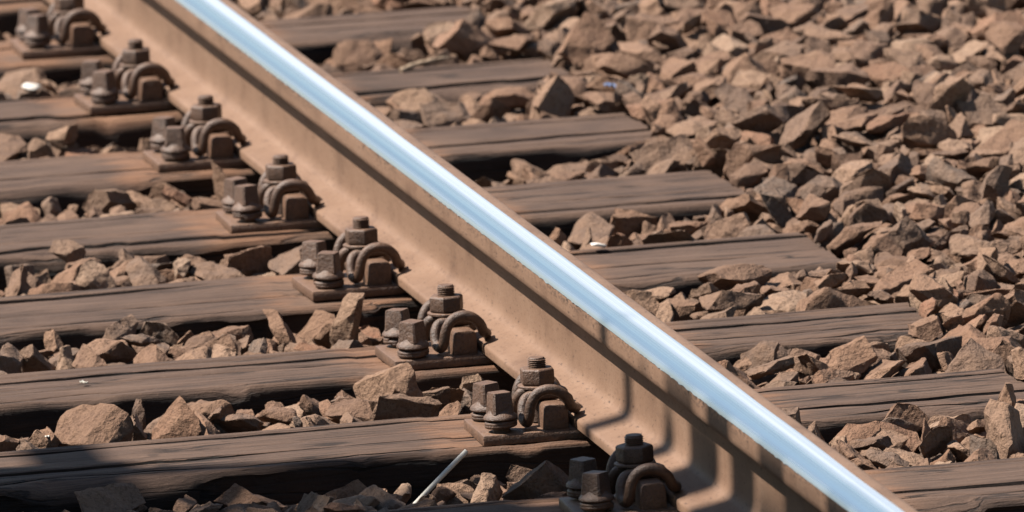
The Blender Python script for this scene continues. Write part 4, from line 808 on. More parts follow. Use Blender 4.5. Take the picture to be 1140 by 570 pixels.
(1210, 3033, -33, 34, -90, 20, 16, 43, 133),(-187, 5825, -156, 12, -90, -42, 2, 43, 208),(1011, 5692, -66, 88, 1, 14, 46, 3, 108),(1038, 3278, -65, 28, -63, -67, 28, 9, 136),(643, 5594, -92, 92, -4, 36, 13, 6, 99),
(1348, 3831, -63, 24, -52, 69, 45, 17, 163),(1206, 7212, -32, 94, 26, 4, -24, 38, 110),(1919, 5230, -9, 90, -3, -10, -42, 5, 208),(1171, 8197, -34, 70, -60, 39, -2, 7, 97),(799, 2861, -66, 66, -71, 24, -9, 3, 77),
(1618, 7689, 18, 41, -54, -3, -73, 32, 70),(528, 9073, -61, 56, -63, 53, -4, 9, 75),(506, 6852, -98, 37, -18, 89, 21, 29, 140),(1703, 4664, -3, 32, 71, -61, 14, 15, 114),(706, 2763, -79, 26, -31, 75, 52, 41, 136),
(1704, 6612, -3, 6, -11, -97, -19, 3, 129),(1361, 6874, -22, 25, 57, -78, -2, 11, 137),(-1157, 4447, -93, 82, 4, 7, -57, 13, 183),(1336, 4729, -27, 3, -87, 48, -5, 39, 124),(-906, 906, -142, 37, -5, -54, 75, 5, 111),
(1390, 3490, -88, 3, 72, 50, 49, 34, 114),(2292, 7589, 34, 27, -3, 83, -48, 35, 103),(904, 454, -92, 39, 21, 31, -84, 33, 100),(-110, 2010, -164, 43, 84, 32, 10, 40, 159),(1494, 5148, -27, 3, -98, -20, 3, 24, 169),
(2083, 5908, 31, 63, 52, 45, -37, 1, 145),(1857, 6580, 16, 75, -28, 8, 59, 11, 129),(908, 5577, -80, 30, 16, -94, 8, 40, 102),(1556, 4520, -33, 69, -11, -30, -66, 19, 126),(-552, 3303, -141, 95, 29, -10, -6, 40, 169),
(1680, 6902, -8, 17, 79, -7, 59, 20, 133),(1451, 8483, -8, 13, -55, 79, 24, 25, 84),(964, 3077, -69, 8, 47, 19, 86, 35, 107),(1129, 4514, -93, 15, -18, -13, -96, 5, 112),(1276, 8787, 11, 78, 58, 7, 21, 33, 116),
(1689, 5463, 1, 4, 16, 98, -7, 33, 135),(-843, 1962, -110, 2, -9, 27, 96, 43, 155),(2127, 7170, -17, 16, 88, 43, 16, 9, 148),(1957, 7944, 67, 94, 20, 17, 20, 7, 69),(-608, 3272, -114, 8, -85, 39, -35, 19, 98),
(1296, 2818, -86, 19, 54, 80, -16, 43, 182),(1654, 5006, -23, 26, -72, -46, 45, 27, 165),(1343, 3393, -66, 79, 17, 9, 58, 10, 113),(-633, 5784, -126, 32, -84, -41, 17, 28, 109),(1718, 4914, -41, 45, 36, -31, 75, 23, 103),
(1315, 4333, -61, 49, 5, 28, -83, 37, 123),(1653, 3420, -19, 59, -20, 7, -78, 21, 175),(1230, 8574, -69, 50, -55, 24, 63, 9, 156),(1175, 8641, -26, 23, 22, -94, -9, 39, 135),(820, 5655, -110, 16, 96, 14, 19, 7, 157),
(1393, 7382, 10, 24, -79, 49, -27, 14, 92),(1270, 2690, -88, 3, 80, -46, 38, 17, 145),(1597, 5357, -12, 5, -3, -94, -32, 23, 126),(532, 9301, -63, 1, 57, -81, 13, 42, 91),(1474, 5525, -39, 25, -39, 82, 33, 3, 186),
(-1460, 2131, -128, 47, 37, -80, 1, 14, 106),(-654, 7087, -147, 68, -4, -41, -61, 15, 173),(1838, 6168, -2, 35, 29, -12, -88, 22, 155),(850, 5781, -129, 85, 49, -5, 18, 2, 185),(-798, 4571, -95, 5, -39, 87, -30, 30, 103),
(1785, 5160, -24, 96, 21, 11, -15, 11, 167),(1368, 8333, 6, 36, 84, 39, -15, 43, 100),(726, 1661, -84, 44, 41, -23, 76, 1, 113),(-201, 5867, -101, 4, -98, 17, 7, 21, 99),(571, 1820, -80, 43, -30, -38, 76, 31, 116),
(1957, 7372, 42, 57, 34, -21, -71, 27, 108),(1222, 6851, -19, 79, -17, 25, 54, 5, 103),(1874, 7878, 78, 13, 59, 79, -11, 7, 98),(593, 8217, -114, 4, 10, 10, 99, 40, 184),(2073, 7917, 57, 33, 33, -51, -72, 19, 133),
(1611, 4181, -25, 4, 97, 18, -17, 36, 102),(1347, 3932, -48, 42, 82, -38, -10, 1, 116),(994, 6975, -86, 7, -32, -86, -39, 21, 150),(1443, 3626, -71, 10, 10, -15, -98, 42, 152),(-333, 3059, -107, 15, 97, -18, 0, 15, 149),
(1010, 1837, -88, 30, -67, 59, -33, 10, 97),(1555, 8553, -35, 34, 32, -75, 47, 22, 164),(1170, 6344, -28, 60, -54, 42, 42, 36, 79),(1646, 6679, -25, 69, -48, -47, -26, 14, 56),(1150, 3019, -62, 23, 13, 24, 93, 33, 119),
(1165, 7788, -73, 98, 18, -4, 10, 31, 206),(-653, 3012, -119, 24, 18, 55, 78, 8, 145),(-405, 7122, -147, 72, -68, -10, -14, 6, 95),(2228, 5830, 34, 5, 96, -7, -28, 25, 93),(1802, 4978, -14, 90, 7, -8, -43, 30, 152),
(-419, 8132, -126, 1, 2, 100, 0, 14, 178),(1183, 5666, -21, 10, 7, -98, 14, 41, 167),(-711, 4609, -82, 10, -10, -80, -58, 34, 84),(-1164, 834, -133, 41, -2, 52, -75, 1, 116),(889, 9000, -63, 76, 31, 57, -9, 18, 76),
(1459, 3189, -20, 31, -46, 66, -51, 26, 82),(2123, 6082, 38, 19, -35, 77, 50, 42, 100),(1667, 7117, -10, 1, 55, 50, -66, 8, 94),(593, 378, -110, 83, 30, 0, -48, 31, 198),(1106, 7883, -60, 85, -43, -5, 31, 39, 98),
(987, 9125, -37, 11, -13, 94, -28, 31, 88),(1503, 5441, -54, 22, -2, 97, 12, 22, 208),(1227, 4093, -23, 24, 49, 71, 44, 4, 115),(-663, 6858, -120, 23, 36, 89, 17, 14, 98),(1274, 7374, -58, 90, -41, -11, 6, 1, 206),
(1273, 7497, -37, 47, 21, -74, -43, 9, 155),(1491, 5641, 23, 34, 65, 65, -20, 25, 78),(1745, 8112, 79, 64, 14, 66, -37, 24, 139),(1174, 4080, -89, 5, 51, 51, -69, 30, 108),(1182, 6320, -78, 64, -12, -27, -71, 4, 150),
(-1445, 1989, -116, 49, 57, 58, 31, 5, 135),(1481, 7093, 6, 15, -74, 65, 3, 22, 84),(-765, 2095, -108, 52, -78, 16, -32, 28, 124),(1207, 5160, -42, 25, 89, -29, 25, 17, 124),(-769, 2043, -140, 76, -56, -24, -23, 0, 111),
(964, 9495, -99, 14, 82, 47, 29, 24, 160),(1869, 4785, 3, 68, 2, 1, -74, 23, 208),(563, 9210, -68, 24, -15, 16, 95, 31, 107),(2230, 7264, 31, 6, 8, 98, -15, 30, 151),(1024, 9475, -26, 71, -12, 46, -51, 40, 128),
(2310, 7901, 40, 24, -8, -1, 97, 31, 113),(-649, 5693, -114, 40, 37, -63, -56, 37, 107),(1340, 4669, -59, 4, -89, 45, 1, 17, 135),(585, 8303, -134, 8, -55, -74, -39, 22, 127),(1485, 6846, -65, 8, -72, 33, -60, 10, 135),
(1391, 6330, -26, 42, -15, 0, -90, 4, 103),(2210, 8108, 0, 98, -1, -6, 21, 34, 169),(1819, 6632, 16, 28, -42, 86, 4, 42, 106),(1917, 7017, 6, 50, 62, 60, 8, 19, 110),(656, 518, -87, 29, -39, -10, 87, 4, 102),
(1466, 4038, -50, 36, 35, 39, 77, 12, 101),(1707, 6393, -37, 7, 93, 11, -35, 27, 102),(-908, 747, -124, 89, -28, -21, 28, 14, 148),(1147, 3341, -77, 20, -97, 9, -13, 37, 156),(-397, 4600, -95, 19, -4, -1, -98, 23, 143),
(-92, 985, -195, 14, -12, -88, -44, 12, 82),(1990, 7903, 12, 53, -27, 14, -79, 35, 154),(830, 2151, -76, 31, 27, 3, -91, 26, 157),(1269, 7830, 37, 8, -35, -18, 92, 7, 60),(2353, 7944, 28, 63, 27, 6, 73, 26, 59),
(1592, 3260, -58, 46, 40, -54, 58, 15, 92),(762, 848, -148, 16, 99, -4, -3, 40, 192),(749, 668, -104, 83, 32, 16, -43, 19, 116),(-698, 879, -127, 7, 79, 49, 36, 33, 100),(1765, 4898, -9, 43, 50, 0, -75, 12, 79),
(935, 5470, -69, 38, -72, -59, -2, 5, 113),(1355, 2565, -14, 97, 9, 11, 20, 21, 103),(1462, 8618, 11, 26, 91, 32, 0, 41, 171),(1286, 8119, -32, 94, -26, 14, 19, 31, 112),(1007, 9542, -46, 74, -51, -2, -45, 6, 87),
(1425, 5813, 37, 96, 23, 6, 12, 26, 97),(1267, 3081, -65, 96, 9, -17, 22, 4, 208),(1062, 8244, -25, 2, 46, -16, -87, 32, 46),(1865, 6660, 1, 63, -32, -62, -34, 21, 95),(1585, 7661, 15, 17, 66, 47, 56, 4, 109),
(1552, 3408, -5, 30, -74, -57, 17, 35, 52),(1481, 4256, -21, 40, -84, 25, -27, 30, 83),(1640, 3224, 13, 23, -79, -56, -14, 14, 116),(1042, 8141, -45, 65, -9, -42, 63, 28, 113),(1457, 8030, -4, 32, 81, 48, 10, 15, 176),
(1820, 5918, 27, 98, -2, -14, 16, 29, 132),(1400, 6193, -35, 11, -75, 61, -22, 6, 93),(-363, 5905, -90, 79, -57, -11, -18, 15, 95),(-611, 4431, -86, 38, 79, 47, 14, 8, 159),(1545, 3367, -63, 21, -92, 32, 9, 26, 199),
(-402, 857, -126, 64, -5, -9, 76, 0, 130),(2578, 7405, 43, 0, 11, -20, -97, 13, 83),(1923, 7843, 63, 6, 82, -52, -21, 0, 61),(1297, 7204, -42, 40, -15, -66, 62, 27, 175),(1432, 7311, -31, 64, 46, 28, 54, 31, 128),
(1190, 2491, -64, 64, 0, 29, 71, 8, 177),(806, 4478, -83, 94, -18, -26, 14, 5, 77),(815, 6669, -86, 84, 15, 42, -30, 2, 127),(1865, 7693, 20, 82, 13, 43, 37, 26, 91),(618, 5624, -129, 11, -96, 3, 24, 0, 152),
(1165, 8415, -8, 20, -59, 77, 12, 2, 125),(1765, 7168, 13, 35, 85, 38, 7, 40, 105),(2094, 6547, 14, 91, 14, 30, 26, 37, 125),(1586, 8402, 3, 11, 84, -6, -52, 26, 102),(945, 8118, -69, 56, -14, 21, -79, 41, 197),
(1293, 6236, -55, 89, 27, -22, -28, 3, 195),(2120, 5989, 48, 4, -3, -80, -60, 34, 115),(1192, 4945, -46, 35, -67, -65, 5, 25, 119),(814, 5390, -84, 9, -76, -63, -10, 30, 162),(1596, 8473, 12, 89, -35, 25, -13, 0, 85),
(1129, 4413, -100, 83, -15, 38, 39, 26, 131),(1857, 7059, 30, 91, 31, -6, -25, 37, 98),(1933, 5091, -2, 72, 25, 12, -64, 32, 116),(2350, 7856, 9, 25, 71, -53, -39, 11, 109),(-619, 2154, -116, 40, 80, 21, -40, 13, 143),
(2195, 6618, -10, 16, -93, 0, -33, 14, 126),(902, 4635, -119, 57, -81, 8, 9, 38, 133),(1160, 8152, -37, 17, 61, 39, 67, 42, 106),(1141, 3234, -100, 54, 36, 4, -76, 42, 139),(1406, 7907, -3, 71, 25, -1, -65, 18, 72),
(-865, 954, -131, 13, 96, -21, 12, 34, 172),(636, 3263, -121, 45, -23, -86, 5, 23, 152),(1355, 6354, -78, 34, 81, 16, 45, 2, 160),(768, 950, -137, 58, -56, 40, -44, 20, 119),(-952, 320, -120, 10, -48, -75, -45, 17, 142),
(1069, 9276, -43, 51, -46, -19, -70, 28, 92),(2007, 7334, 44, 47, -56, 66, -15, 15, 84),(1625, 5406, 2, 24, -26, 38, 85, 42, 66),(2162, 5837, 55, 5, -74, -63, 23, 31, 85),(1538, 5487, 12, 1, -22, -97, 7, 4, 108),
(827, 657, -96, 96, -24, 5, -10, 23, 88),(1101, 2886, -73, 57, 66, -19, -45, 35, 106),(2450, 7395, 12, 74, 21, -10, -63, 17, 95),(1145, 5708, -37, 5, -85, 41, 32, 4, 120),(-519, 3139, -140, 56, 78, 27, 12, 4, 175),
(1561, 7408, -35, 77, -56, 19, -22, 16, 109),(1525, 3750, -66, 38, 13, 91, -1, 43, 158),(631, 716, -109, 57, 8, -37, 73, 3, 119),(1140, 6829, -73, 43, 60, -66, 11, 29, 129),(2182, 7361, -18, 50, 14, 11, 85, 14, 81),
(1858, 8123, 44, 48, 76, 42, 14, 29, 197),(2449, 7248, 29, 71, -7, -3, -70, 29, 142),(1241, 6735, -54, 72, -57, 28, 28, 38, 125),(1816, 4245, -8, 83, -22, -18, 48, 3, 130),(1173, 6929, -66, 18, -94, -25, 14, 27, 181),
(519, 4559, -113, 44, 80, -14, 38, 21, 131),(2065, 5830, 46, 67, 8, 24, 70, 9, 85),(1331, 4580, -83, 28, 92, -7, -28, 34, 141),(-587, 5462, -109, 27, -35, -89, 13, 21, 170),(2147, 7651, 22, 11, 16, -94, 26, 33, 136),
(-728, 2783, -101, 11, 52, -11, 84, 33, 115),(1649, 7770, 8, 20, -10, -3, -97, 15, 122),(545, 9564, -53, 13, 44, -88, -14, 32, 160),(1729, 6918, -54, 23, -76, 61, 9, 4, 135),(2029, 6100, 33, 73, -39, 40, -39, 23, 105),
(1574, 7941, -14, 28, -57, -8, -77, 30, 152),(1256, 4100, -60, 24, -62, 71, -22, 33, 105),(1034, 5738, -48, 39, 6, -5, 92, 32, 93),(1839, 6379, -46, 49, 10, 85, -15, 28, 128),(2118, 7292, -33, 94, -8, -32, -5, 27, 106),
(1662, 4389, -28, 59, 4, 2, -81, 40, 75),(1636, 5997, 6, 33, 16, 21, 91, 11, 128),(1325, 1984, -54, 48, -5, -47, 74, 11, 112),(1211, 1423, 0, 2, 50, 81, 30, 17, 119),(1894, 5149, -8, 23, -89, 39, -4, 25, 84),
(-734, 7108, -85, 59, 62, -43, -28, 12, 110),(-540, 9262, -132, 28, -51, -68, -44, 11, 131),(-776, 8003, -89, 78, -15, -9, -60, 7, 152),(-499, 9535, -133, 12, 84, -51, -15, 12, 110),(-263, 775, -129, 9, -58, 76, -28, 6, 203),
(-545, 619, -120, 10, -39, 90, 16, 1, 88),(-758, 4162, -86, 100, -1, 6, -8, 7, 188),(1309, 9819, -61, 24, 5, 94, 22, 9, 94),(-494, 4396, -76, 43, 11, -21, 87, 40, 118),(1336, 10010, -42, 14, 98, -8, 10, 35, 208),
(1370, 10117, -32, 74, 27, -6, 61, 24, 89),(1197, 1154, -34, 87, 18, 23, 40, 21, 153),(1314, 4841, -74, 27, -75, -57, 21, 25, 102),(633, 6601, -83, 39, 22, 80, -39, 24, 104),(566, 5804, -128, 35, -19, -37, -84, 17, 121),
(688, 1909, -84, 51, -46, 19, -70, 31, 85),(433, 7133, -51, 1, 99, -3, 11, 34, 119),(1160, 6050, -42, 59, -38, 51, -49, 22, 93),(1069, 4532, -77, 41, -51, 55, -52, 25, 77),(1128, 926, -38, 17, 38, -88, -22, 11, 109),
(1042, 619, -66, 92, -38, 1, 11, 18, 84),(1177, 909, -69, 15, 88, 44, 7, 15, 154),(1407, 690, -57, 9, -90, 39, 17, 18, 208),(1225, 612, -92, 9, -41, -77, 49, 2, 79),(1251, 1465, -31, 8, -7, -99, 0, 16, 150),
(1346, 1893, -72, 30, 21, -93, -9, 42, 133),(984, 389, -74, 91, 11, 5, -39, 33, 166),(915, 9390, -46, 25, 88, -28, -29, 11, 172),(450, 2871, -80, 92, -1, 28, 28, 30, 191),(-102, 8378, -154, 57, 3, 82, -3, 5, 83),
(1257, 2437, -22, 84, -15, -13, 50, 3, 86),(1309, 987, -67, 81, -12, -35, 46, 28, 115),(1374, 1120, -50, 63, 70, -31, -13, 5, 143),(1358, 1290, -22, 17, 66, -69, -24, 24, 161),(1364, 1441, -21, 66, 68, 29, -12, 9, 99),
(-90, 7004, -191, 10, -28, 75, 60, 29, 104),(1267, 2870, -39, 25, 34, -57, 70, 37, 107),(-150, 1934, -158, 33, 94, 6, -5, 22, 178),(-201, 4396, -122, 94, -2, 26, -20, 11, 109),(507, 643, -105, 70, -33, -7, -63, 15, 176),
(1234, 9456, -22, 94, -7, -14, 30, 28, 148),(1200, 9672, 6, 95, -10, 23, -20, 29, 94),(1175, 9898, -7, 39, 2, -7, -92, 15, 173),(1176, 10055, 14, 10, -18, -64, 74, 8, 117),(1447, 2485, -53, 22, 62, -73, 20, 8, 106),
(1462, 2293, -32, 78, 18, -44, 40, 30, 86),(1426, 2033, -52, 0, 98, -15, 15, 20, 208),(1532, 1807, -52, 47, -88, 6, 6, 5, 87),(1469, 1684, -64, 48, 28, -23, -80, 15, 208),(1323, 9539, 5, 92, -15, -22, 30, 41, 127),
(1461, 3057, -82, 65, 10, 39, 65, 16, 208),(1437, 7473, -36, 2, -25, 54, 80, 30, 138),(1494, 7077, -25, 19, 77, 60, 15, 38, 127),(1460, 6216, -50, 18, -24, -71, 64, 36, 97),(1371, 5124, -32, 85, 37, 11, 37, 21, 131),
(1367, 4270, -52, 25, 13, 89, -36, 25, 131),(1425, 3766, -73, 95, -10, -6, 28, 22, 133),(1322, 1777, -51, 13, 40, 90, 12, 6, 126),(1219, 10097, -22, 20, -3, 35, -92, 40, 173),(1359, 1523, -62, 31, 77, 52, -19, 24, 120),
(1765, 4569, -40, 60, -47, -42, 50, 13, 154),(1736, 3752, -32, 51, -67, -16, -52, 40, 132),(1721, 3545, 2, 18, 95, 15, 20, 17, 95),(1711, 3064, -39, 1, 95, 30, -10, 4, 108),(1665, 9967, -2, 88, 0, 11, 46, 12, 148),
(1604, 9435, -41, 32, 34, -18, 86, 21, 114),(1559, 9296, -25, 22, 40, -88, 15, 14, 139),(1716, 9600, -5, 70, -32, 59, 24, 1, 116),(1684, 9302, -12, 18, -4, 36, 91, 0, 111),(1706, 9098, 7, 9, 97, 18, 17, 19, 183),
(1747, 8814, -5, 15, -2, 73, 67, 17, 88),(1671, 8560, -5, 38, -25, 71, -54, 18, 153),(1673, 8404, 17, 81, -1, -18, -55, 16, 136),(1540, 9185, -31, 19, 90, 38, 1, 1, 114),(1792, 8256, 46, 30, -62, -60, 42, 38, 183),
(1577, 2708, -61, 93, -3, 30, 21, 12, 102),(1493, 2284, -70, 89, 35, -29, 11, 2, 128),(1479, 9905, -16, 82, -16, -45, 32, 11, 130),(1593, 2892, -36, 98, 2, 20, 3, 12, 159),(1474, 9453, -21, 62, 34, -34, -62, 3, 167),
(1400, 9108, -10, 20, 60, -73, 25, 18, 134),(1365, 8941, -8, 13, -89, 41, -17, 0, 208),(1476, 8350, -32, 11, -51, -73, 44, 28, 115),(1571, 7176, -25, 91, 8, 32, -26, 7, 116),(1501, 4388, -27, 84, -5, -3, 55, 36, 142),
(1567, 6286, -22, 40, -21, 85, 27, 38, 112),(1148, 9492, -46, 34, -57, -75, -3, 35, 168),(1150, 9164, -6, 25, 39, -58, -67, 15, 128),(769, 3167, -68, 5, -46, 86, 23, 25, 125),(756, 7010, -63, 49, -49, 65, -31, 33, 106),
(430, 889, -95, 6, -30, 48, 82, 38, 192),(523, 702, -71, 92, 12, 35, 12, 1, 118),(502, 9575, -109, 40, 7, -90, 15, 23, 193),(425, 9479, -59, 56, 61, -56, 2, 14, 142),(472, 9310, -101, 65, -66, -1, 37, 41, 138),
(1210, 9324, -45, 23, 58, 78, -3, 16, 187),(1217, 1408, -67, 9, 21, -97, 9, 35, 168),(1192, 1306, -60, 2, 4, -92, 40, 16, 106),(1215, 1013, -29, 4, 39, -7, 92, 17, 112),(1168, 744, -65, 82, -50, 26, 9, 13, 88),
(1227, 527, -99, 1, 53, 83, -17, 23, 125),(1238, 171, -118, 8, -77, 60, -21, 22, 98),(1247, -4, -104, 6, -47, 88, -8, 14, 118),(1038, 4354, -76, 20, -66, 50, -52, 43, 103),(845, 8153, -107, 74, -9, -1, 66, 30, 164),
(931, -383, -121, 9, 75, -59, 28, 25, 134),(1046, 3081, -72, 43, 74, -46, 25, 28, 98),(1033, 686, -95, 0, -63, -73, 29, 23, 83),(941, 9553, -69, 20, -13, 84, -48, 35, 88),(3096, 7985, -48, 59, 54, -52, -31, 11, 156),
(3070, 7829, -10, 2, -95, 30, -8, 5, 153),(2948, 8656, -5, 89, 1, -39, -23, 39, 87),(2992, 8263, 1, 91, -17, -5, -36, 25, 168),(2987, 7998, -5, 12, -68, 71, -13, 33, 76),(2763, 9033, 12, 7, -86, -42, 29, 38, 146),
(3087, 8514, 36, 99, 11, -7, -8, 4, 112),(-1816, 760, -129, 9, -95, -27, 10, 37, 153),(-1959, 954, -174, 9, -23, 24, 94, 13, 208),(3341, 9141, -41, 42, 89, -18, -7, 11, 208),(3370, 8630, -61, 94, -8, 12, 29, 28, 121),
(3415, 8511, -39, 34, 3, 60, 72, 14, 153),(3308, 8341, -72, 54, -9, -17, 82, 37, 76),(2685, 7571, -1, 14, -5, -99, -7, 1, 134),(2721, 7463, 36, 9, 2, 56, -82, 14, 116),(2653, 7341, 38, 25, -67, 70, -8, 30, 167),
(2691, 6761, -4, 0, 40, 91, 7, 22, 180),(2802, 6615, -30, 45, -75, -48, 0, 8, 155),(2534, 9216, 14, 75, 63, -22, -6, 38, 146),(2540, 8742, 27, 73, 54, -42, 8, 19, 114),(2510, 8248, 42, 24, 4, 97, -10, 12, 123),
(1475, 1951, -15, 25, 14, 9, -95, 33, 134),(2907, 7061, -5, 17, 89, 41, -5, 21, 173),(2824, 6898, -26, 5, 73, 64, 21, 24, 173),(2616, 9048, 56, 15, 93, -15, -29, 14, 155),(2564, 8924, 42, 36, -20, 14, -90, 14, 122),
(2667, 8412, -9, 29, 89, -32, 13, 17, 124),(-1766, 2143, -139, 97, -23, -2, 3, 33, 112),(-932, 3104, -91, 91, 3, -10, -39, 15, 93),(-1229, 5884, -153, 7, -8, 90, -42, 30, 149),(-1197, 4590, -149, 52, 74, 17, 39, 29, 106),
(-977, 6753, -124, 35, 23, 88, -23, 28, 131),(-938, 5698, -123, 68, 25, 15, 67, 37, 139),(-915, 3215, -102, 32, -27, 30, 86, 13, 111),(-1242, 3229, -102, 43, -44, 60, 52, 19, 57),(-1073, 5784, -153, 58, -54, -55, 26, 33, 78),
(-1059, 5701, -147, 83, -7, 39, -38, 31, 119),(-1548, 3225, -146, 56, 82, 1, 14, 37, 172),(-1393, 775, -120, 21, 59, 78, 7, 13, 129),(-1590, 2104, -139, 43, 46, 17, 76, 35, 104),(-1513, 851, -175, 34, -47, 34, -74, 43, 121),
(-1672, 601, -104, 16, 86, 7, 48, 9, 167),(-1323, 936, -152, 1, 22, -98, 4, 26, 169),(-1268, 902, -117, 3, -59, 81, -4, 7, 79),(-1409, 3364, -113, 45, 18, 9, -87, 25, 73),(2575, 7783, 25, 60, -53, 60, 3, 12, 155),
(2056, 8129, 5, 91, -15, 17, 35, 28, 157),(1888, 7582, 26, 91, 11, -6, -40, 42, 124),(2029, 8362, 38, 50, -76, -39, 11, 27, 103),(1950, 8670, 20, 17, -94, -30, 4, 6, 197),(2053, 5631, 39, 72, 27, 24, 59, 38, 108),
(2257, 5175, 17, 19, -22, -20, 94, 19, 82),(2066, 5084, 28, 97, -22, 0, 11, 40, 150),(2185, 4944, 15, 57, 30, 19, 74, 9, 144),(2196, 4825, -1, 97, -8, -8, 20, 11, 142),(2196, 4647, -27, 15, 88, -42, -15, 18, 151),
(1887, 4400, 22, 56, -17, -68, -44, 20, 75),(2084, 4251, 6, 15, 90, 39, -10, 29, 208),(1892, 4228, -56, 8, 54, 52, -65, 36, 92),(1829, 6239, -19, 44, -85, -27, -13, 2, 134),(1662, 4228, -50, 40, 81, 7, 43, 16, 105),
(1865, 4169, 4, 11, 12, -45, -88, 35, 139),(1951, 4046, 1, 33, 11, -67, 65, 1, 104),(1854, 9453, 16, 69, 12, 60, -38, 11, 123),(1811, 9310, 31, 57, 9, -26, 78, 32, 139),(1820, 8569, -4, 35, -16, 23, 90, 5, 135),
(2401, 8159, -5, 26, 91, 32, 10, 2, 143),(2456, 6975, 39, 95, -7, 6, 31, 9, 184),(2437, 6361, 55, 96, 0, -9, -27, 40, 148),(2391, 6261, 27, 16, -7, 98, -9, 41, 155),(2350, 5617, 9, 30, -68, -52, 42, 30, 95),
(2444, 8300, 11, 14, 28, -79, 53, 4, 70),(2377, 8641, 4, 54, -43, -59, -42, 12, 143),(2630, 7192, 8, 38, 41, 7, 83, 9, 130),(2595, 6928, -6, 11, 68, -7, 73, 24, 92),(2652, 6557, -2, 1, -76, -64, 7, 26, 131),
(2384, 9365, 6, 5, -20, 7, -98, 7, 177),(2082, 9726, -41, 7, -87, -10, 47, 28, 147),(2191, 9510, 27, 21, -1, -91, 35, 7, 132),(2062, 9339, 25, 99, -10, -7, -4, 18, 179),(2104, 8570, 40, 46, 60, 65, 3, 14, 208),
(2130, 8002, -5, 83, 44, 34, 8, 20, 197),(2076, 7871, 28, 23, -47, 81, -28, 24, 103),(2277, 9054, 36, 37, 37, -82, -24, 17, 103),(2319, 8507, -2, 65, 66, -33, -20, 13, 199),(2200, 8364, 38, 16, -38, 90, 12, 25, 92),
(2307, 7966, 13, 5, -14, -99, -1, 21, 122),(2381, 5250, 8, 8, 23, 93, -28, 30, 208),(2223, 5041, 14, 9, 23, 72, 65, 12, 69),(1511, 2335, -12, 39, -20, 5, -90, 32, 71),(2333, 9179, 25, 28, -31, 30, 86, 21, 136),
(2228, 8961, 30, 49, -5, 73, -48, 23, 128),(2479, 8675, 62, 29, 32, 78, 46, 37, 136),(2304, 8424, 60, 8, 20, 95, -22, 4, 137),(2301, 8277, 13, 79, 10, -56, 24, 18, 121),(2261, 8046, 22, 4, -14, 90, 42, 4, 117),
(2313, 7429, 23, 65, 35, -61, -29, 43, 101),(2356, 6232, 56, 70, 23, 30, 60, 14, 71),(2411, 6144, 23, 65, -32, -4, -69, 33, 117),(2369, 5830, 53, 14, 50, 84, 14, 40, 208),(2313, 5739, 47, 15, -88, 43, 15, 17, 98),
(2459, 9282, 7, 35, -25, 26, 86, 36, 147),(2360, 9661, -29, 50, -25, 14, -82, 30, 200),(2539, 8660, 42, 83, 37, -22, -36, 12, 67),(2423, 8390, 19, 79, -27, 34, -44, 38, 82),(2451, 8353, 53, 56, 18, -80, -6, 9, 134),
(2262, 8165, 34, 43, 71, -50, -24, 33, 84),(2405, 7430, 43, 5, -57, -76, 30, 41, 127),(2535, 7323, 40, 2, 95, -32, 5, 42, 184),(2528, 6910, 45, 40, -8, -64, -65, 5, 97),(2687, 6713, 25, 35, -21, -29, 87, 31, 119),
(2532, 6378, 22, 48, -46, -31, -67, 35, 85),(2645, 6432, 7, 100, -6, -4, -1, 38, 115),(2469, 6152, 9, 49, 19, -85, 10, 37, 90),(2593, 6032, 13, 96, 15, 9, 20, 6, 153),(2393, 5276, 77, 36, 46, 80, 10, 29, 146),
(2259, 5192, 42, 11, 98, 17, 0, 3, 56),(1867, 9613, 12, 16, -81, 57, -2, 25, 94),(2070, 9447, -2, 37, -5, 63, 68, 39, 110),(2031, 9105, 23, 10, 2, 95, 29, 8, 191),(2081, 8907, 27, 49, 49, -40, 60, 30, 73),
(1866, 8634, 66, 42, 19, -13, -88, 6, 154),(2081, 8316, 52, 16, 84, 50, 16, 28, 118),(2159, 8198, 30, 71, 5, 14, -69, 7, 124),(2037, 8076, 66, 9, 81, 53, 23, 28, 105),(2066, 6286, 26, 59, 73, 30, 16, 11, 85),
(2064, 8997, 52, 47, -22, -73, 44, 30, 128),(2108, 9653, -15, 58, -77, -1, 26, 35, 162),(2094, 9238, 32, 26, -60, -70, -28, 28, 85),(2160, 8963, 70, 75, -43, 10, 49, 19, 114),(2168, 5295, 69, 8, 17, -31, -93, 29, 126),
(2282, 8720, 30, 50, -84, 19, 8, 26, 205),(2163, 8281, 31, 60, 9, 27, -75, 34, 128),(2200, 8214, 12, 44, -22, 87, 2, 7, 83),(2131, 7952, 31, 59, -47, -4, 65, 41, 77),(2234, 8595, 61, 63, -11, -4, -77, 0, 114),
(2442, 9100, 35, 84, -46, -25, 15, 5, 78),(2496, 9335, 9, 17, 79, 10, -58, 11, 89),(3115, 8447, 26, 3, 8, 98, 20, 4, 168),(3132, 8204, -10, 11, 13, -65, 74, 43, 140),(3041, 7944, 10, 59, -56, -5, 57, 0, 112),
(2928, 9306, -16, 44, -44, -4, -78, 40, 151),(3037, 9032, 3, 23, -63, 72, 19, 30, 95),(2934, 8597, 17, 11, -98, -19, 0, 41, 68),(2925, 8955, 28, 87, -33, 33, 16, 32, 146),(2857, 8741, -4, 6, -29, 81, 51, 17, 88),
(2845, 8588, 36, 76, -16, -12, 62, 18, 170),(2969, 8300, 39, 16, 88, 43, -10, 43, 134),(2910, 8014, 15, 57, 72, 38, -9, 11, 100),(2902, 7809, -20, 8, 96, 27, -2, 16, 208),(2957, 7648, 5, 19, -43, 75, 47, 30, 124),
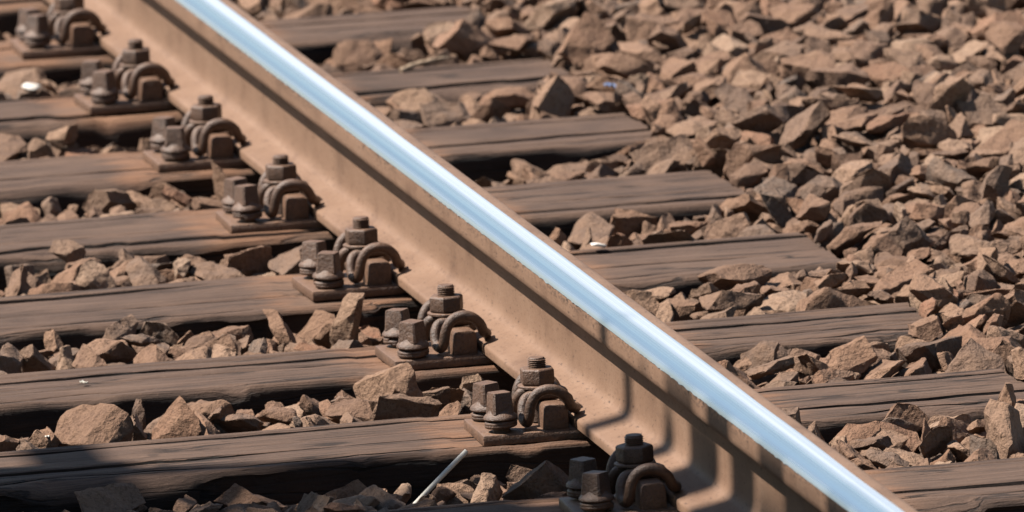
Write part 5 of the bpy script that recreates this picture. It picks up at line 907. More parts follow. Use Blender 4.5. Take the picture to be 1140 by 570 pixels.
(2944, 7400, 31, 4, 99, 7, -10, 1, 208),(2951, 8785, 34, 14, -82, -42, -37, 7, 89),(-1761, 694, -131, 95, -28, -9, 14, 43, 208),(2950, 8859, 46, 7, -27, -84, -46, 21, 119),(3340, 9052, -18, 41, 68, 15, 59, 5, 119),
(3216, 8176, -41, 25, -59, -13, -76, 9, 84),(3147, 8130, -36, 22, -7, -97, 3, 8, 208),(3101, 9035, 2, 41, -57, -62, -35, 14, 60),(2593, 8660, 37, 32, 76, -51, -25, 33, 99),(2590, 8594, 21, 49, -81, 29, -10, 22, 127),
(2611, 8537, 89, 1, -60, 76, -25, 5, 128),(2476, 7939, 33, 46, 23, 83, 23, 20, 190),(2642, 7175, 51, 8, 19, -92, -32, 41, 128),(2670, 7014, 52, 58, -65, 22, -44, 37, 134),(2712, 7006, 19, 27, -82, 28, -42, 9, 77),
(2630, 8831, 29, 76, -63, 15, 2, 11, 125),(2763, 9092, 21, 23, -3, -85, -47, 8, 85),(2730, 8605, 26, 19, 92, -27, 20, 17, 205),(2836, 8308, 16, 53, 1, 0, 85, 11, 208),(2834, 8112, 26, 2, -44, 84, 30, 16, 93),
(2849, 7972, 23, 36, -36, -85, 15, 16, 93),(2793, 7800, 16, 79, 7, -15, -59, 13, 127),(2503, 9170, -2, 81, -53, -3, -26, 10, 128),(2761, 7758, 51, 54, -14, 14, -82, 31, 114),(2977, 7228, 5, 66, -1, -71, 27, 18, 121),
(2830, 6814, 5, 22, 20, 50, 81, 34, 132),(2781, 6697, 13, 97, -1, 2, 23, 8, 136),(2627, 9446, -9, 28, -86, 27, -34, 27, 114),(2774, 7655, 31, 36, 44, 81, 12, 30, 126),(2059, 5483, 37, 66, 19, -28, -67, 38, 115),
(1503, 6557, 1, 16, -92, 35, 3, 34, 82),(1529, 5976, 9, 2, 98, 7, -18, 9, 106),(1508, 2684, -31, 46, 77, 32, 30, 22, 78),(1542, 2315, -20, 33, -11, -22, -91, 40, 86),(1499, 2132, -73, 35, 58, 10, -73, 39, 120),
(1537, 8697, 22, 64, 33, 21, 67, 39, 68),(1506, 8982, -20, 92, -25, 27, 13, 32, 104),(1606, 9284, 14, 12, -64, 54, 54, 39, 95),(1724, 3245, -23, 5, 49, -1, 87, 13, 110),(1678, 2930, 15, 17, -85, -14, -48, 28, 101),
(1706, 3021, 4, 27, -78, -48, -31, 24, 104),(1581, 2610, -9, 2, -51, 47, -72, 5, 187),(1678, 10129, -51, 4, -38, 93, -1, 18, 208),(1538, 9915, 1, 18, 6, -2, -98, 41, 57),(1628, 9847, 20, 13, -14, -47, -87, 39, 129),
(1511, 9568, 2, 49, -29, 81, 17, 28, 139),(1501, 9353, -31, 66, 36, 58, -32, 31, 102),(1426, 9221, -7, 7, 85, 44, 28, 21, 114),(1554, 1797, -14, 4, -8, 49, 87, 31, 93),(1430, 2154, -66, 18, 49, 84, -18, 34, 175),
(1346, 2069, -40, 3, 75, 66, -2, 27, 98),(1459, 2017, -9, 7, -9, 96, -24, 37, 69),(1401, 1843, -25, 78, -11, -14, 60, 40, 192),(1412, 1229, -3, 32, -93, -11, 15, 25, 166),(1373, 1165, -57, 57, -69, 11, -43, 34, 113),
(1489, 2416, 8, 2, 29, -94, 17, 38, 111),(1225, 9810, -38, 89, -3, 36, -27, 41, 122),(1235, 9712, -52, 48, 83, -22, -19, 39, 95),(1243, 9616, -22, 85, 0, -10, 52, 41, 109),(1319, 2668, -66, 50, 12, -30, -80, 15, 91),
(1261, 9803, 0, 8, -69, 71, -13, 19, 157),(1346, 9616, -45, 8, -30, -94, -15, 43, 132),(1412, 9583, 1, 19, 52, 83, -8, 1, 135),(1416, 9383, -6, 54, 43, -16, 70, 27, 127),(1260, 9084, 3, 25, 21, -90, -28, 40, 208),
(1382, 8697, -9, 40, 72, -49, -28, 19, 129),(1374, 3186, -49, 96, -10, 2, -28, 1, 142),(1266, 5596, -27, 20, 83, -29, -44, 29, 94),(1910, 5508, 40, 1, -51, 68, -53, 37, 161),(1919, 4367, 9, 19, -40, -70, 56, 36, 82),
(1771, 9729, 21, 75, -9, -14, 65, 43, 88),(1911, 4242, 23, 11, -88, 45, -7, 32, 90),(1832, 9489, 24, 49, 56, -8, 66, 39, 93),(2091, 8167, 64, 70, -5, -10, 70, 1, 147),(2192, 4747, 14, 69, 14, -12, 70, 38, 156),
(2028, 4480, 61, 65, 2, 21, 73, 29, 195),(1881, 9495, 39, 94, 6, -26, -20, 4, 65),(1908, 9394, 16, 41, -21, -36, 81, 38, 103),(1772, 9224, 19, 29, -57, -77, -1, 37, 120),(1908, 9113, 13, 24, -32, 88, 26, 40, 116),
(1840, 8591, 31, 52, -7, -32, -79, 36, 89),(1963, 8361, 61, 48, 71, 21, 47, 23, 87),(1957, 8290, 27, 9, -92, -32, 21, 11, 141),(1929, 9628, -8, 23, -51, -31, 77, 31, 150),(2110, 5157, 66, 60, -51, 15, 59, 33, 119),
(1707, 9454, 12, 93, -24, 15, -24, 27, 119),(1816, 9037, 48, 27, -18, -19, -93, 12, 85),(1764, 9504, 60, 58, -38, 53, -49, 5, 180),(1584, 9379, 34, 11, 35, 93, 1, 17, 184),(1560, 9089, -8, 27, -63, 72, -12, 35, 120),
(1589, 8997, -43, 41, 85, -28, -18, 39, 142),(1647, 8776, 14, 3, 30, 94, -18, 23, 109),(1685, 8276, 23, 47, 79, 36, -15, 39, 75),(1737, 9266, 12, 22, -96, -9, 17, 34, 146),(1818, 8957, 8, 92, 16, -10, -34, 39, 135),
(1741, 8756, -12, 1, -82, 10, 56, 15, 172),(1677, 8469, 35, 25, 27, 91, -17, 5, 126),(1800, 7978, 31, 41, 54, -55, -49, 39, 123),(1746, 6797, 33, 18, 84, -50, -11, 38, 126),(1755, 5848, 24, 11, -59, -66, 46, 18, 114),
(1864, 3659, 3, 88, 36, -2, -30, 16, 208),(622, 9608, -94, 76, -8, 0, 64, 24, 113),(488, 9388, -81, 77, -38, 15, -49, 8, 109),(495, 8131, -120, 8, -14, -88, 44, 27, 186),(499, 5892, -129, 88, -42, -17, 15, 11, 103),
(803, -584, -108, 95, 17, -22, 13, 17, 187),(703, 487, -99, 6, 94, 28, 20, 9, 89),(701, -338, -115, 62, -71, -4, 33, 43, 119),(334, 6946, -95, 38, 88, -26, 14, 33, 130),(18, 2034, -178, 34, -87, 26, -26, 27, 182),
(407, 8345, -125, 23, 66, -70, 16, 12, 119),(440, 6915, -82, 85, -40, -20, 28, 11, 121),(401, 6772, -82, 25, -88, -34, -20, 27, 100),(426, 4577, -134, 49, -74, 43, 16, 25, 83),(477, 2965, -65, 31, -46, 40, -73, 8, 90),
(459, 1798, -80, 43, -77, 34, 32, 28, 208),(515, 797, -116, 20, 42, -50, 73, 6, 60),(864, 9548, -41, 20, 19, 96, -8, 41, 187),(2225, 8513, 3, 46, 22, 10, -85, 38, 116),(2203, 5116, 42, 58, -6, -12, 80, 11, 96),
(2109, 9021, 62, 46, 64, -53, -30, 25, 131),(2193, 8148, 41, 68, -52, -46, 25, 41, 124),(2233, 5004, -2, 10, 43, 54, -72, 20, 104),(2005, 4780, 53, 19, -55, 81, 4, 25, 91),(1924, 9033, 27, 9, 30, 25, 92, 33, 100),
(1765, 8551, 60, 15, -58, 79, -11, 29, 173),(1826, 6779, 16, 53, -71, 43, -18, 35, 123),(2404, 5664, 32, 7, -83, 52, -20, 36, 176),(2352, 8032, 24, 17, 50, 85, -4, 19, 105),(2862, 8799, 10, 32, 64, 49, -51, 36, 104),
(3003, 8640, 49, 37, 5, 2, 93, 1, 171),(3049, 8069, -26, 70, -1, 37, -61, 38, 71),(2501, 9039, 47, 14, 78, -61, 1, 42, 94),(2619, 7726, 77, 24, -93, -8, 25, 35, 93),(2433, 6194, 36, 19, 98, 5, 11, 40, 70),
(2407, 8837, 33, 84, -15, 21, 48, 25, 86),(2548, 7231, 64, 26, 45, -83, -19, 10, 84),(2712, 6866, 26, 67, -24, -5, -70, 15, 152),(2470, 9174, 36, 0, 40, -23, -89, 5, 82),(1744, 3074, 21, 16, -14, -85, 48, 25, 157),
(1302, 924, -21, 84, 46, 19, -23, 14, 167),(1232, 722, -62, 4, -7, -99, -8, 17, 74),(1288, 469, -104, 53, 1, 0, -85, 16, 74),(1207, 242, -81, 3, 43, -85, -31, 18, 115),(1082, 9593, -18, 60, 11, 2, -79, 7, 133),
(1018, 8224, -34, 3, 54, -75, 38, 10, 116),(998, 8150, -23, 83, -40, -12, 36, 30, 80),(958, 5730, -98, 24, -70, 28, -61, 38, 76),(1014, 662, -44, 66, 7, -13, -74, 1, 86),(986, 535, -70, 88, 24, 31, -25, 33, 97),
(1044, 465, -71, 21, -95, 17, 14, 29, 58),(1094, 371, -62, 11, -40, -90, 15, 25, 164),(1006, 9640, 56, 16, 6, -53, 83, 15, 208),(1574, 7607, 9, 84, 35, -6, -40, 31, 82),(1729, 3411, -12, 37, -54, -64, 41, 19, 144),
(1392, 9874, 8, 42, 43, 76, -25, 25, 175),(1366, 9234, 21, 84, 30, -37, 24, 9, 123),(1504, 7351, 1, 2, -11, -98, 18, 34, 101),(1216, 7652, 19, 27, 84, 47, -1, 29, 66),(1348, 9659, -5, 19, 80, -57, -5, 26, 97),
(1167, 9290, 6, 21, 68, 70, 4, 24, 123),(1255, 8858, 15, 47, 1, 8, -88, 41, 208),(1223, 6467, -4, 31, 32, 88, -14, 7, 55),(1178, 10010, -18, 70, 55, 6, -46, 2, 124),(1134, 9736, 18, 8, -74, -57, 36, 11, 118),
(1141, 9346, -24, 9, 45, -24, 85, 14, 70),(1258, 1843, -43, 99, 14, 4, -3, 26, 72),(440, 536, -66, 71, -46, 28, -45, 25, 98),(-932, 632, -115, 14, 69, 42, 58, 17, 81),(-997, 5804, -125, 18, 11, 3, -98, 36, 66),
(-995, 386, -65, 46, 22, 37, -77, 37, 74),(-789, 498, -79, 8, -85, 51, -14, 14, 71),(-739, 413, -91, 24, -47, 0, 85, 17, 91),(-792, 3120, -88, 62, 16, -16, 75, 1, 100),(-1384, 2158, -141, 9, -38, -83, 39, 8, 157),
(-1649, 2179, -115, 7, 99, 12, 2, 22, 200),(-1599, 1928, -131, 9, 0, -93, -34, 40, 139),(-1531, 906, -143, 26, 88, -40, 0, 26, 110),(-1362, 456, -91, 78, -34, 38, -36, 37, 99),(-1205, 4419, -118, 19, 34, -89, -24, 43, 76),
(-1165, 4270, -133, 35, -35, -85, 16, 2, 181),(-1169, 4083, -82, 93, 12, 20, -28, 5, 143),(-1172, 543, -116, 76, -8, 23, -61, 36, 111),(-1348, 1004, -129, 14, 18, 70, -67, 34, 138),(-1323, 4267, -110, 26, -92, -28, 5, 13, 164),
(-1338, 3275, -110, 59, -78, 16, -14, 23, 138),(-1478, 3158, -110, 5, -100, 6, 3, 3, 165),(-174, 9542, -145, 24, 85, -44, 14, 35, 86),(-94, 8210, -147, 18, -37, 87, -27, 5, 116),(-240, 8135, -83, 33, 20, 29, -87, 37, 117),
(308, 2946, -73, 7, -87, 39, -30, 35, 195),(-581, 8343, -97, 97, 12, 2, -20, 22, 125),(-713, 9511, -157, 6, -78, -59, -22, 1, 196),(-563, 8254, -69, 26, 88, 39, 2, 26, 119),(-535, 5503, -85, 8, -86, -50, 5, 2, 113),
(-525, 4438, -101, 8, -93, 33, -12, 20, 107),(-573, 8120, -86, 25, 66, -63, -33, 11, 187),(-188, 5644, -128, 19, -5, 91, -37, 19, 106),(-126, 3000, -127, 22, 61, -71, -25, 17, 122),(-156, 591, -129, 9, 60, -79, -9, 30, 160),
(-446, 9566, -112, 52, -8, 3, -85, 41, 152),(-249, 9415, -115, 6, -4, 22, 97, 16, 156),(-293, 7128, -153, 1, 49, 72, -49, 9, 83),(-282, 5664, -96, 75, -53, 34, -20, 0, 97),(2388, 9131, 30, 49, -12, -17, -85, 26, 108),
(2390, 8949, 35, 74, 29, -30, -52, 43, 156),(2309, 8822, 75, 70, 17, -70, -1, 0, 122),(2358, 8376, 12, 18, 16, -97, -7, 40, 169),(2379, 8308, 33, 40, -86, -19, 23, 25, 89),(2445, 8202, 41, 7, 27, 2, 96, 0, 82),
(2353, 8157, 53, 9, 57, -57, -58, 41, 130),(2409, 7871, 9, 68, -11, 16, -71, 34, 156),(2564, 7036, 54, 54, 33, 22, 74, 7, 171),(2637, 6689, 5, 12, -17, -95, 24, 35, 121),(2459, 6564, 76, 91, 2, -5, -41, 37, 124),
(2405, 6313, 45, 10, 39, 87, -28, 8, 88),(2406, 9234, 20, 46, -6, -45, 76, 38, 114),(2468, 8529, 43, 6, 99, 8, -1, 14, 208),(2496, 8140, 29, 33, -17, 92, -14, 9, 103),(2421, 7905, 45, 15, -92, 31, -17, 16, 123),
(2591, 6800, 13, 17, -85, -12, -49, 35, 100),(2736, 6616, -15, 39, -44, 63, -51, 25, 80),(2539, 6314, 12, 1, 94, -8, 32, 19, 131),(2713, 6245, 7, 23, -21, 24, -92, 35, 208),(2676, 7103, 43, 95, 18, -24, 3, 5, 110),
(2281, 5399, 5, 8, -14, 99, 0, 9, 183),(2264, 5270, 34, 93, -31, -17, 7, 38, 195),(2306, 5083, 0, 58, -50, 33, 55, 20, 126),(2168, 9782, -18, 77, -31, 15, 54, 38, 208),(2148, 8960, -3, 63, -32, 32, 64, 6, 120),
(2171, 8808, 42, 9, -91, -12, -39, 6, 208),(2147, 8669, 43, 56, 82, 9, -3, 15, 134),(2142, 6278, 39, 21, 1, 79, 57, 32, 83),(2247, 9381, 40, 41, 38, -3, 83, 13, 196),(2236, 9062, 17, 28, 34, -85, -30, 0, 149),
(2341, 6159, 39, 73, -2, -57, -37, 9, 89),(2226, 8295, 0, 40, -78, 0, 48, 13, 90),(2243, 8234, -2, 14, -57, -76, -26, 23, 115),(2315, 8595, 57, 70, -43, 36, -44, 30, 144),(2468, 8919, 49, 36, -54, 74, -19, 33, 110),
(3322, 8830, -47, 38, 84, -37, -9, 23, 144),(3370, 8387, -45, 98, 0, -2, -21, 39, 185),(3158, 8779, 21, 1, -22, 97, 10, 33, 208),(3146, 8546, 57, 95, -9, -8, -30, 43, 118),(3230, 8230, -77, 4, -94, 34, -5, 43, 94),
(3123, 8043, -44, 34, 80, -48, 12, 21, 137),(2973, 8396, -24, 13, 54, -8, -83, 7, 149),(3268, 8321, -76, 49, -2, -1, 87, 13, 78),(2963, 8109, 7, 7, 94, -33, 3, 18, 153),(-1471, 881, -174, 59, 18, 76, 20, 11, 103),
(-1466, 753, -115, 14, -59, -78, 14, 21, 130),(-1482, 634, -123, 14, 87, -48, 3, 11, 142),(-1656, 2014, -114, 1, -87, 44, 23, 31, 208),(-1935, 687, -153, 36, -25, -78, 45, 27, 126),(-1696, 780, -160, 4, -66, -65, -37, 19, 133),
(-1510, 974, -164, 15, 86, -34, -34, 19, 74),(2936, 7956, 11, 78, -8, -1, 63, 41, 107),(2891, 8447, -6, 6, -29, 93, 23, 22, 174),(2642, 8428, 59, 7, -7, -51, 86, 27, 183),(2749, 8159, 13, 57, -10, -17, -80, 2, 208),
(2623, 7876, 46, 29, -9, -86, 40, 15, 208),(2763, 7219, 16, 38, 11, -29, 87, 0, 202),(2729, 7138, 23, 92, 7, -14, 35, 8, 152),(2778, 6900, 14, 46, 65, 36, 49, 31, 110),(2686, 7656, 78, 20, 94, -25, -10, 25, 123),
(2964, 7919, -13, 68, -16, -3, 72, 3, 116),(2879, 9128, 12, 92, 27, 24, 14, 41, 160),(2853, 8972, 3, 1, 88, -43, -21, 25, 119),(2981, 8571, -12, 30, -41, 50, -70, 27, 88),(2856, 8168, -3, 22, 95, 6, 23, 23, 126),
(2802, 7883, -1, 70, -51, 33, 37, 32, 146),(2920, 7589, -15, 77, -61, 6, -14, 43, 152),(2822, 6994, 46, 95, 22, -19, -8, 17, 165),(3117, 8357, 23, 99, 1, 12, -11, 19, 188),(1596, 9541, 14, 2, 57, -1, -82, 1, 160),
(1484, 9181, -11, 58, -20, -13, 78, 28, 99),(1615, 8689, -2, 4, -83, 54, 12, 33, 144),(1579, 8581, 26, 11, -98, -12, -7, 27, 107),(1619, 9890, 16, 78, 44, -43, 13, 4, 99),(1553, 6176, -29, 49, -11, -74, 44, 9, 73),
(1818, 8365, 25, 42, 13, 90, -1, 13, 157),(1719, 8185, 22, 83, -17, 6, 52, 31, 162),(1719, 6867, -14, 48, -22, 17, -83, 39, 86),(1716, 3663, -27, 9, -98, 17, -6, 41, 122),(1804, 3504, -15, 10, -34, -94, 0, 1, 118),
(1511, 6604, -39, 43, 6, 44, 78, 15, 144),(1432, 5975, -4, 30, 9, 44, 84, 13, 120),(1341, 5673, 0, 82, -23, -24, 47, 19, 150),(1441, 2548, -25, 21, 4, -13, -97, 39, 164),(1443, 8707, -11, 28, 38, -42, 78, 28, 107),
(1589, 4360, -44, 8, -86, -51, -6, 38, 88),(1688, 2846, -12, 55, -48, 68, -1, 9, 107),(1624, 2364, -40, 43, 36, -83, -3, 17, 167),(1586, 2252, -43, 31, -54, 77, 12, 36, 104),(1439, 9970, -25, 37, -71, -44, -40, 12, 74),
(1372, 9766, -9, 7, 66, -74, -3, 43, 114),(1428, 9694, -23, 93, 15, -10, 33, 43, 138),(1535, 9503, -19, 16, -53, 11, 82, 9, 69),(1528, 8847, -28, 98, -1, 20, 9, 12, 107),(1785, 5308, 30, 1, -9, -70, -71, 4, 130),
(1987, 4336, -3, 37, 23, -63, 64, 35, 91),(2043, 4126, 42, 0, 15, 24, 96, 3, 181),(2066, 8764, 20, 71, 62, 31, 5, 26, 92),(2033, 8975, 22, 67, -37, 20, -62, 21, 133),(2124, 6467, 11, 23, -80, -55, 13, 16, 107),
(2125, 5456, 27, 0, -53, -81, 24, 31, 162),(2323, 4872, 2, 5, -84, 52, 13, 41, 208),(2009, 8883, 38, 89, -38, 9, 23, 29, 84),(1939, 9705, 5, 57, 36, -67, -31, 32, 82),(1975, 9572, 63, 12, -2, 40, -91, 33, 108),
(1958, 9358, 21, 45, 82, 6, 35, 17, 97),(1968, 9265, 37, 28, -28, 92, 1, 33, 167),(2000, 9166, 1, 20, -77, -59, -16, 29, 95),(1879, 4364, -3, 55, -43, 29, 65, 21, 71),(1753, 9843, -8, 27, -15, 94, -16, 33, 199),
(1714, 9564, -22, 87, -38, 30, 14, 7, 135),(1647, 9377, 1, 8, 99, 14, 4, 7, 139),(1668, 9227, 16, 27, 52, -81, 10, 34, 93),(1712, 9030, 16, 13, -29, 51, 80, 30, 108),(1726, 8985, -10, 47, 16, 26, 83, 29, 89),
(1797, 9422, 22, 31, 22, 85, -37, 25, 62),(1963, 8100, 57, 3, 88, 31, 37, 37, 162),(1850, 8011, 38, 14, -67, 63, -36, 7, 103),(1839, 7934, 67, 41, -7, 75, -50, 25, 71),(1755, 8507, -1, 71, -25, 5, 66, 5, 116),
(-1543, 2054, -121, 6, -76, -64, 9, 3, 150),(479, 6568, -37, 80, 7, 0, -60, 0, 113),(481, 5808, -126, 56, -44, 41, 57, 28, 93),(622, 4646, -146, 20, 48, -31, 80, 26, 89),(379, 7036, -30, 77, 2, -29, 56, 23, 130),
(545, 1925, -93, 27, 80, 53, -8, 24, 67),(745, -443, -112, 30, 38, 5, -87, 0, 98),(454, 776, -78, 84, -7, -12, 52, 30, 141),(721, 4496, -94, 92, -24, 13, -29, 40, 88),(400, 961, -56, 39, 61, 60, -35, 26, 173),
(364, 1925, -92, 73, 4, -44, 52, 21, 208),(639, 5830, -116, 78, -8, -26, -57, 8, 125),(1163, 9662, -17, 0, -64, -70, 33, 17, 97),(1077, 9412, 20, 33, 32, -22, -86, 9, 208),(988, 2012, -114, 21, 19, 82, 50, 13, 102),
(1158, 823, -51, 20, 28, -66, 67, 35, 113),(1078, 698, -30, 18, -75, -62, 16, 0, 101),(1163, 443, -86, 7, 19, 78, -60, 41, 105),(1241, 862, -71, 86, 29, 39, 14, 29, 91),(1316, 4524, -56, 11, 70, -69, 11, 13, 62),
(1234, 794, -46, 1, 9, 11, -99, 0, 84),(1323, 1560, -31, 10, 79, 60, 6, 21, 118),(1266, 1185, -27, 58, -18, -26, -75, 9, 93),(1269, 1020, -26, 31, 86, 32, -23, 29, 88),(791, 4258, -82, 25, 60, 73, -18, 28, 151),
(825, 3102, -86, 46, -66, -55, -22, 25, 85),(767, -371, -126, 7, -90, -40, -13, 2, 143),(487, 8011, -92, 2, -33, 90, 27, 26, 140),(953, 8031, -80, 49, 72, 49, 5, 5, 84),(1094, -334, -119, 86, -12, 26, 42, 25, 75),
(-830, 1891, -116, 49, -69, -9, -52, 6, 88),(-810, 857, -124, 30, 32, -83, 34, 35, 98),(-1100, 5494, -128, 89, -38, -17, 21, 35, 187),(-1056, 5901, -172, 90, -39, -15, 9, 35, 101),(-844, 7023, -121, 91, 32, -27, 1, 3, 143),
(-808, 338, -95, 1, -98, -1, -18, 9, 139),(-966, 7131, -142, 18, -22, 69, 66, 14, 152),(-1143, 657, -112, 97, -5, 19, -15, 18, 95),(-1389, 3312, -126, 82, 52, 6, 22, 2, 95),(-1424, 3233, -127, 4, 37, 11, -92, 19, 101),
(-1472, 964, -133, 71, -19, 20, -66, 14, 107),(-1322, 847, -104, 4, 85, -53, -3, 5, 98),(-1302, 588, -81, 38, 18, -58, -70, 19, 179),(-1151, 5657, -129, 72, 2, -12, 69, 37, 184),(-1171, 4565, -84, 49, 26, -20, 81, 17, 148),
(-1242, 4458, -133, 8, 53, 84, 10, 40, 127),(-1312, 4369, -118, 34, -10, 25, -90, 12, 127),(-1108, 360, -69, 98, 7, 15, 13, 14, 153),(-1287, 4598, -96, 29, 34, -84, -30, 29, 146),(-1366, 4489, -128, 13, -22, -9, 96, 27, 177),
(-764, 8330, -122, 75, 12, 8, -65, 22, 163),(-472, 10848, -157, 6, 29, 43, -85, 5, 202),(-270, 9346, -112, 50, -31, 24, 77, 5, 94),(-135, 8319, -123, 22, -46, -78, 36, 35, 171),(-290, 4465, -105, 2, 84, -53, 6, 34, 126),
(-697, 8200, -123, 12, 41, 80, -43, 8, 171),(-305, 863, -118, 39, 61, 68, 13, 39, 159),(-656, 8270, -103, 99, -9, 5, -11, 26, 142),(-640, 7963, -81, 17, 82, 51, 21, 33, 162),(-414, 9516, -101, 11, -2, -1, -99, 16, 84),
(-491, 9407, -123, 2, -80, 60, 5, 28, 108),(-476, 4639, -103, 80, 15, -29, -51, 31, 73),(-1069, 1975, -140, 12, 17, -98, -3, 8, 208),(3389, 8887, -59, 27, 55, -39, -68, 29, 122),(-911, 3357, -116, 3, -6, -8, -99, 21, 162),
(-873, 2999, -97, 26, -20, 7, -94, 35, 149),(-808, 1952, -164, 16, 3, 99, -3, 19, 208),(2396, 5716, -30, 5, -14, 14, 98, 32, 179),(2015, 8434, -17, 67, 42, 58, 21, 21, 192),(2638, 6910, -2, 63, -63, -32, 32, 1, 164),
(2517, 7089, -8, 28, -45, 85, 5, 11, 151),(1170, 1018, -48, 49, 60, 55, 32, 38, 106),(1293, 788, -87, 98, 19, -5, 7, 7, 174),(1320, 589, -115, 98, -7, 2, 20, 38, 127),(1113, 786, -79, 13, 73, -1, 67, 12, 114),
(1131, 494, -68, 85, -50, 16, -6, 25, 130),(891, 8378, -128, 34, -65, 55, 40, 1, 129),(1402, 3981, -84, 60, -1, -31, 73, 32, 172),(1381, 3048, -100, 43, 47, 62, 47, 39, 155),(1393, 2340, -27, 12, -55, 82, 10, 28, 163),
(1368, 6023, -70, 35, -48, -60, 54, 14, 132),(1319, 10133, -72, 19, -74, -59, -26, 14, 176),(1283, 9362, -15, 2, -76, -2, -65, 20, 199),(-273, 2095, -150, 88, 2, -25, 41, 17, 87),(-364, 7980, -112, 45, 35, 82, -9, 12, 89),
(776, 3230, -125, 91, 42, -1, -4, 14, 185),(472, 3340, -137, 5, -22, -93, -29, 39, 208),(-1261, 3193, -173, 38, -6, 19, -90, 5, 155),(-1044, 3376, -145, 60, -78, -15, 0, 1, 152),(-1599, 632, -170, 40, -23, 33, -82, 14, 175),
(-532, 5887, -147, 85, -46, -25, -5, 37, 186),(-990, 5726, -161, 42, 20, 40, 79, 14, 139),(1185, 1169, -109, 78, 29, 38, 39, 38, 155),(1213, 286, -113, 92, 37, -13, -7, 13, 130),(1186, 5075, -57, 70, -27, 24, -61, 11, 115),
(1089, -462, -109, 3, -95, 29, -11, 14, 135),(1369, 4393, -92, 27, -8, -92, -29, 31, 131),(1298, 676, -122, 10, 10, -7, -99, 34, 195),(1212, 9160, -50, 63, -71, -27, 16, 28, 197),(1397, 9454, -58, 50, 40, -45, -62, 5, 204),
(1906, 5727, 3, 13, -58, 75, -28, 0, 208),(1911, 4295, -25, 94, 9, -12, -31, 27, 208),(1898, 4146, -31, 90, -9, 16, 39, 34, 133),(1888, 4042, -28, 0, -25, -16, -95, 30, 116),(1893, 3910, -29, 68, -9, -9, 72, 38, 194),
(2060, 4116, -14, 6, 100, 5, -5, 5, 208),(1882, 9177, 3, 37, -60, 5, 70, 13, 94),(1769, 9659, -19, 20, -77, 46, -39, 7, 175),(1650, 9235, -20, 19, -7, -20, -96, 20, 171),(1769, 3777, -38, 24, 53, 62, -54, 34, 137),
(1826, 4673, -17, 8, -15, -81, 56, 20, 121),(1614, 9215, -69, 10, 69, -69, 20, 40, 158),(1737, 7096, -23, 51, -15, -18, 83, 18, 176),(1726, 6765, -36, 22, -97, 4, -1, 27, 145),(1742, 6149, -43, 35, 47, -27, 76, 17, 106),
(2321, 5836, -3, 5, -93, -24, 28, 26, 145),(2335, 5018, -14, 6, 5, 26, -96, 32, 169),(2080, 8358, -8, 25, -93, -24, -13, 37, 148),(2286, 8384, -23, 33, 71, 60, -13, 37, 164),(2284, 6696, -6, 46, -38, -12, 79, 23, 153),
(1942, 9432, 5, 31, -44, 82, 20, 24, 145),(1298, 1322, -59, 72, 44, -12, -52, 14, 119),(1129, 9962, 16, 49, -51, -50, 50, 40, 127),(1182, 9060, -25, 14, 65, -41, -62, 4, 113),(1234, 8474, -38, 45, -42, 5, 79, 3, 129),
(1264, 1560, -62, 9, 75, -65, -8, 41, 165),(1194, 1257, -78, 59, -58, -23, 51, 43, 96),(1226, 1062, -77, 76, -2, 6, 65, 26, 114),(1164, 675, -75, 33, -9, 13, 93, 24, 198),(961, 9619, -58, 17, -10, -70, -68, 25, 172),
(1197, 6055, -70, 28, 29, -30, -86, 24, 130),(1228, 3838, -47, 83, 18, -51, 13, 5, 93),(1586, 2392, -74, 1, 78, 40, -48, 7, 119),(1516, 9816, -24, 7, -25, 89, -38, 43, 202),(1572, 3000, -70, 85, 43, 1, 31, 37, 188),
(1318, 9740, -56, 25, -12, 7, 96, 14, 129),(1334, 9394, -21, 52, -43, 56, -48, 7, 155),(1301, 8250, -64, 19, 79, 55, -20, 21, 160),(1509, 1966, -52, 70, -31, -23, 60, 24, 88),(1327, 3451, -76, 41, 81, -22, 37, 28, 86),
(2513, 5908, 13, 49, -72, 50, -6, 29, 182),(-861, 6923, -144, 43, 25, 87, 1, 26, 176),(-746, 6986, -130, 1, 15, -3, 99, 24, 106),(476, 436, -101, 55, 46, 28, 64, 31, 133),(-393, 9453, -128, 89, -11, 3, 44, 14, 129),
(2632, 8333, -3, 26, -1, 97, 3, 25, 114),(2735, 8247, -8, 38, 57, -3, 72, 21, 161),(3114, 8562, 6, 19, -97, 13, -2, 33, 208),(2984, 8658, -18, 48, -80, 10, -34, 43, 98),(2412, 8292, -26, 10, 45, -86, 23, 33, 167),
(2451, 6849, 42, 96, -21, -19, -6, 0, 137),(2401, 6688, 6, 19, -81, -55, -1, 19, 134),(2414, 6491, 32, 23, -41, 88, 7, 30, 128),(2496, 9063, -11, 94, 31, 8, 11, 15, 204),(2591, 8319, 35, 82, -13, -9, -55, 32, 138),
(2546, 7640, -4, 17, -86, -43, -20, 17, 158),(2548, 6543, 4, 49, -72, 15, -47, 23, 129),(-1000, 618, -118, 14, -30, 3, 94, 38, 110),(-1045, 460, -133, 12, 36, 83, 41, 29, 208),(-880, 1773, -108, 17, 15, -91, -36, 34, 120),
(-1103, 4165, -91, 89, 3, -35, 30, 18, 98),(-1657, 1773, -105, 8, -36, -91, -17, 17, 131),(-1583, 946, -181, 18, -75, -63, 8, 21, 148),(-1719, 931, -143, 6, -99, 15, -2, 29, 208),(-1863, 885, -175, 89, 14, 8, 42, 22, 202),
(2532, 6713, 33, 63, -70, 27, -17, 40, 98),(2044, 8808, -14, 24, -14, 40, -88, 9, 181),(2506, 8045, -2, 26, 70, 47, 46, 29, 139),(2227, 8428, -37, 21, -40, 74, -50, 30, 157),(2202, 5111, -10, 83, 39, -6, -40, 13, 186),
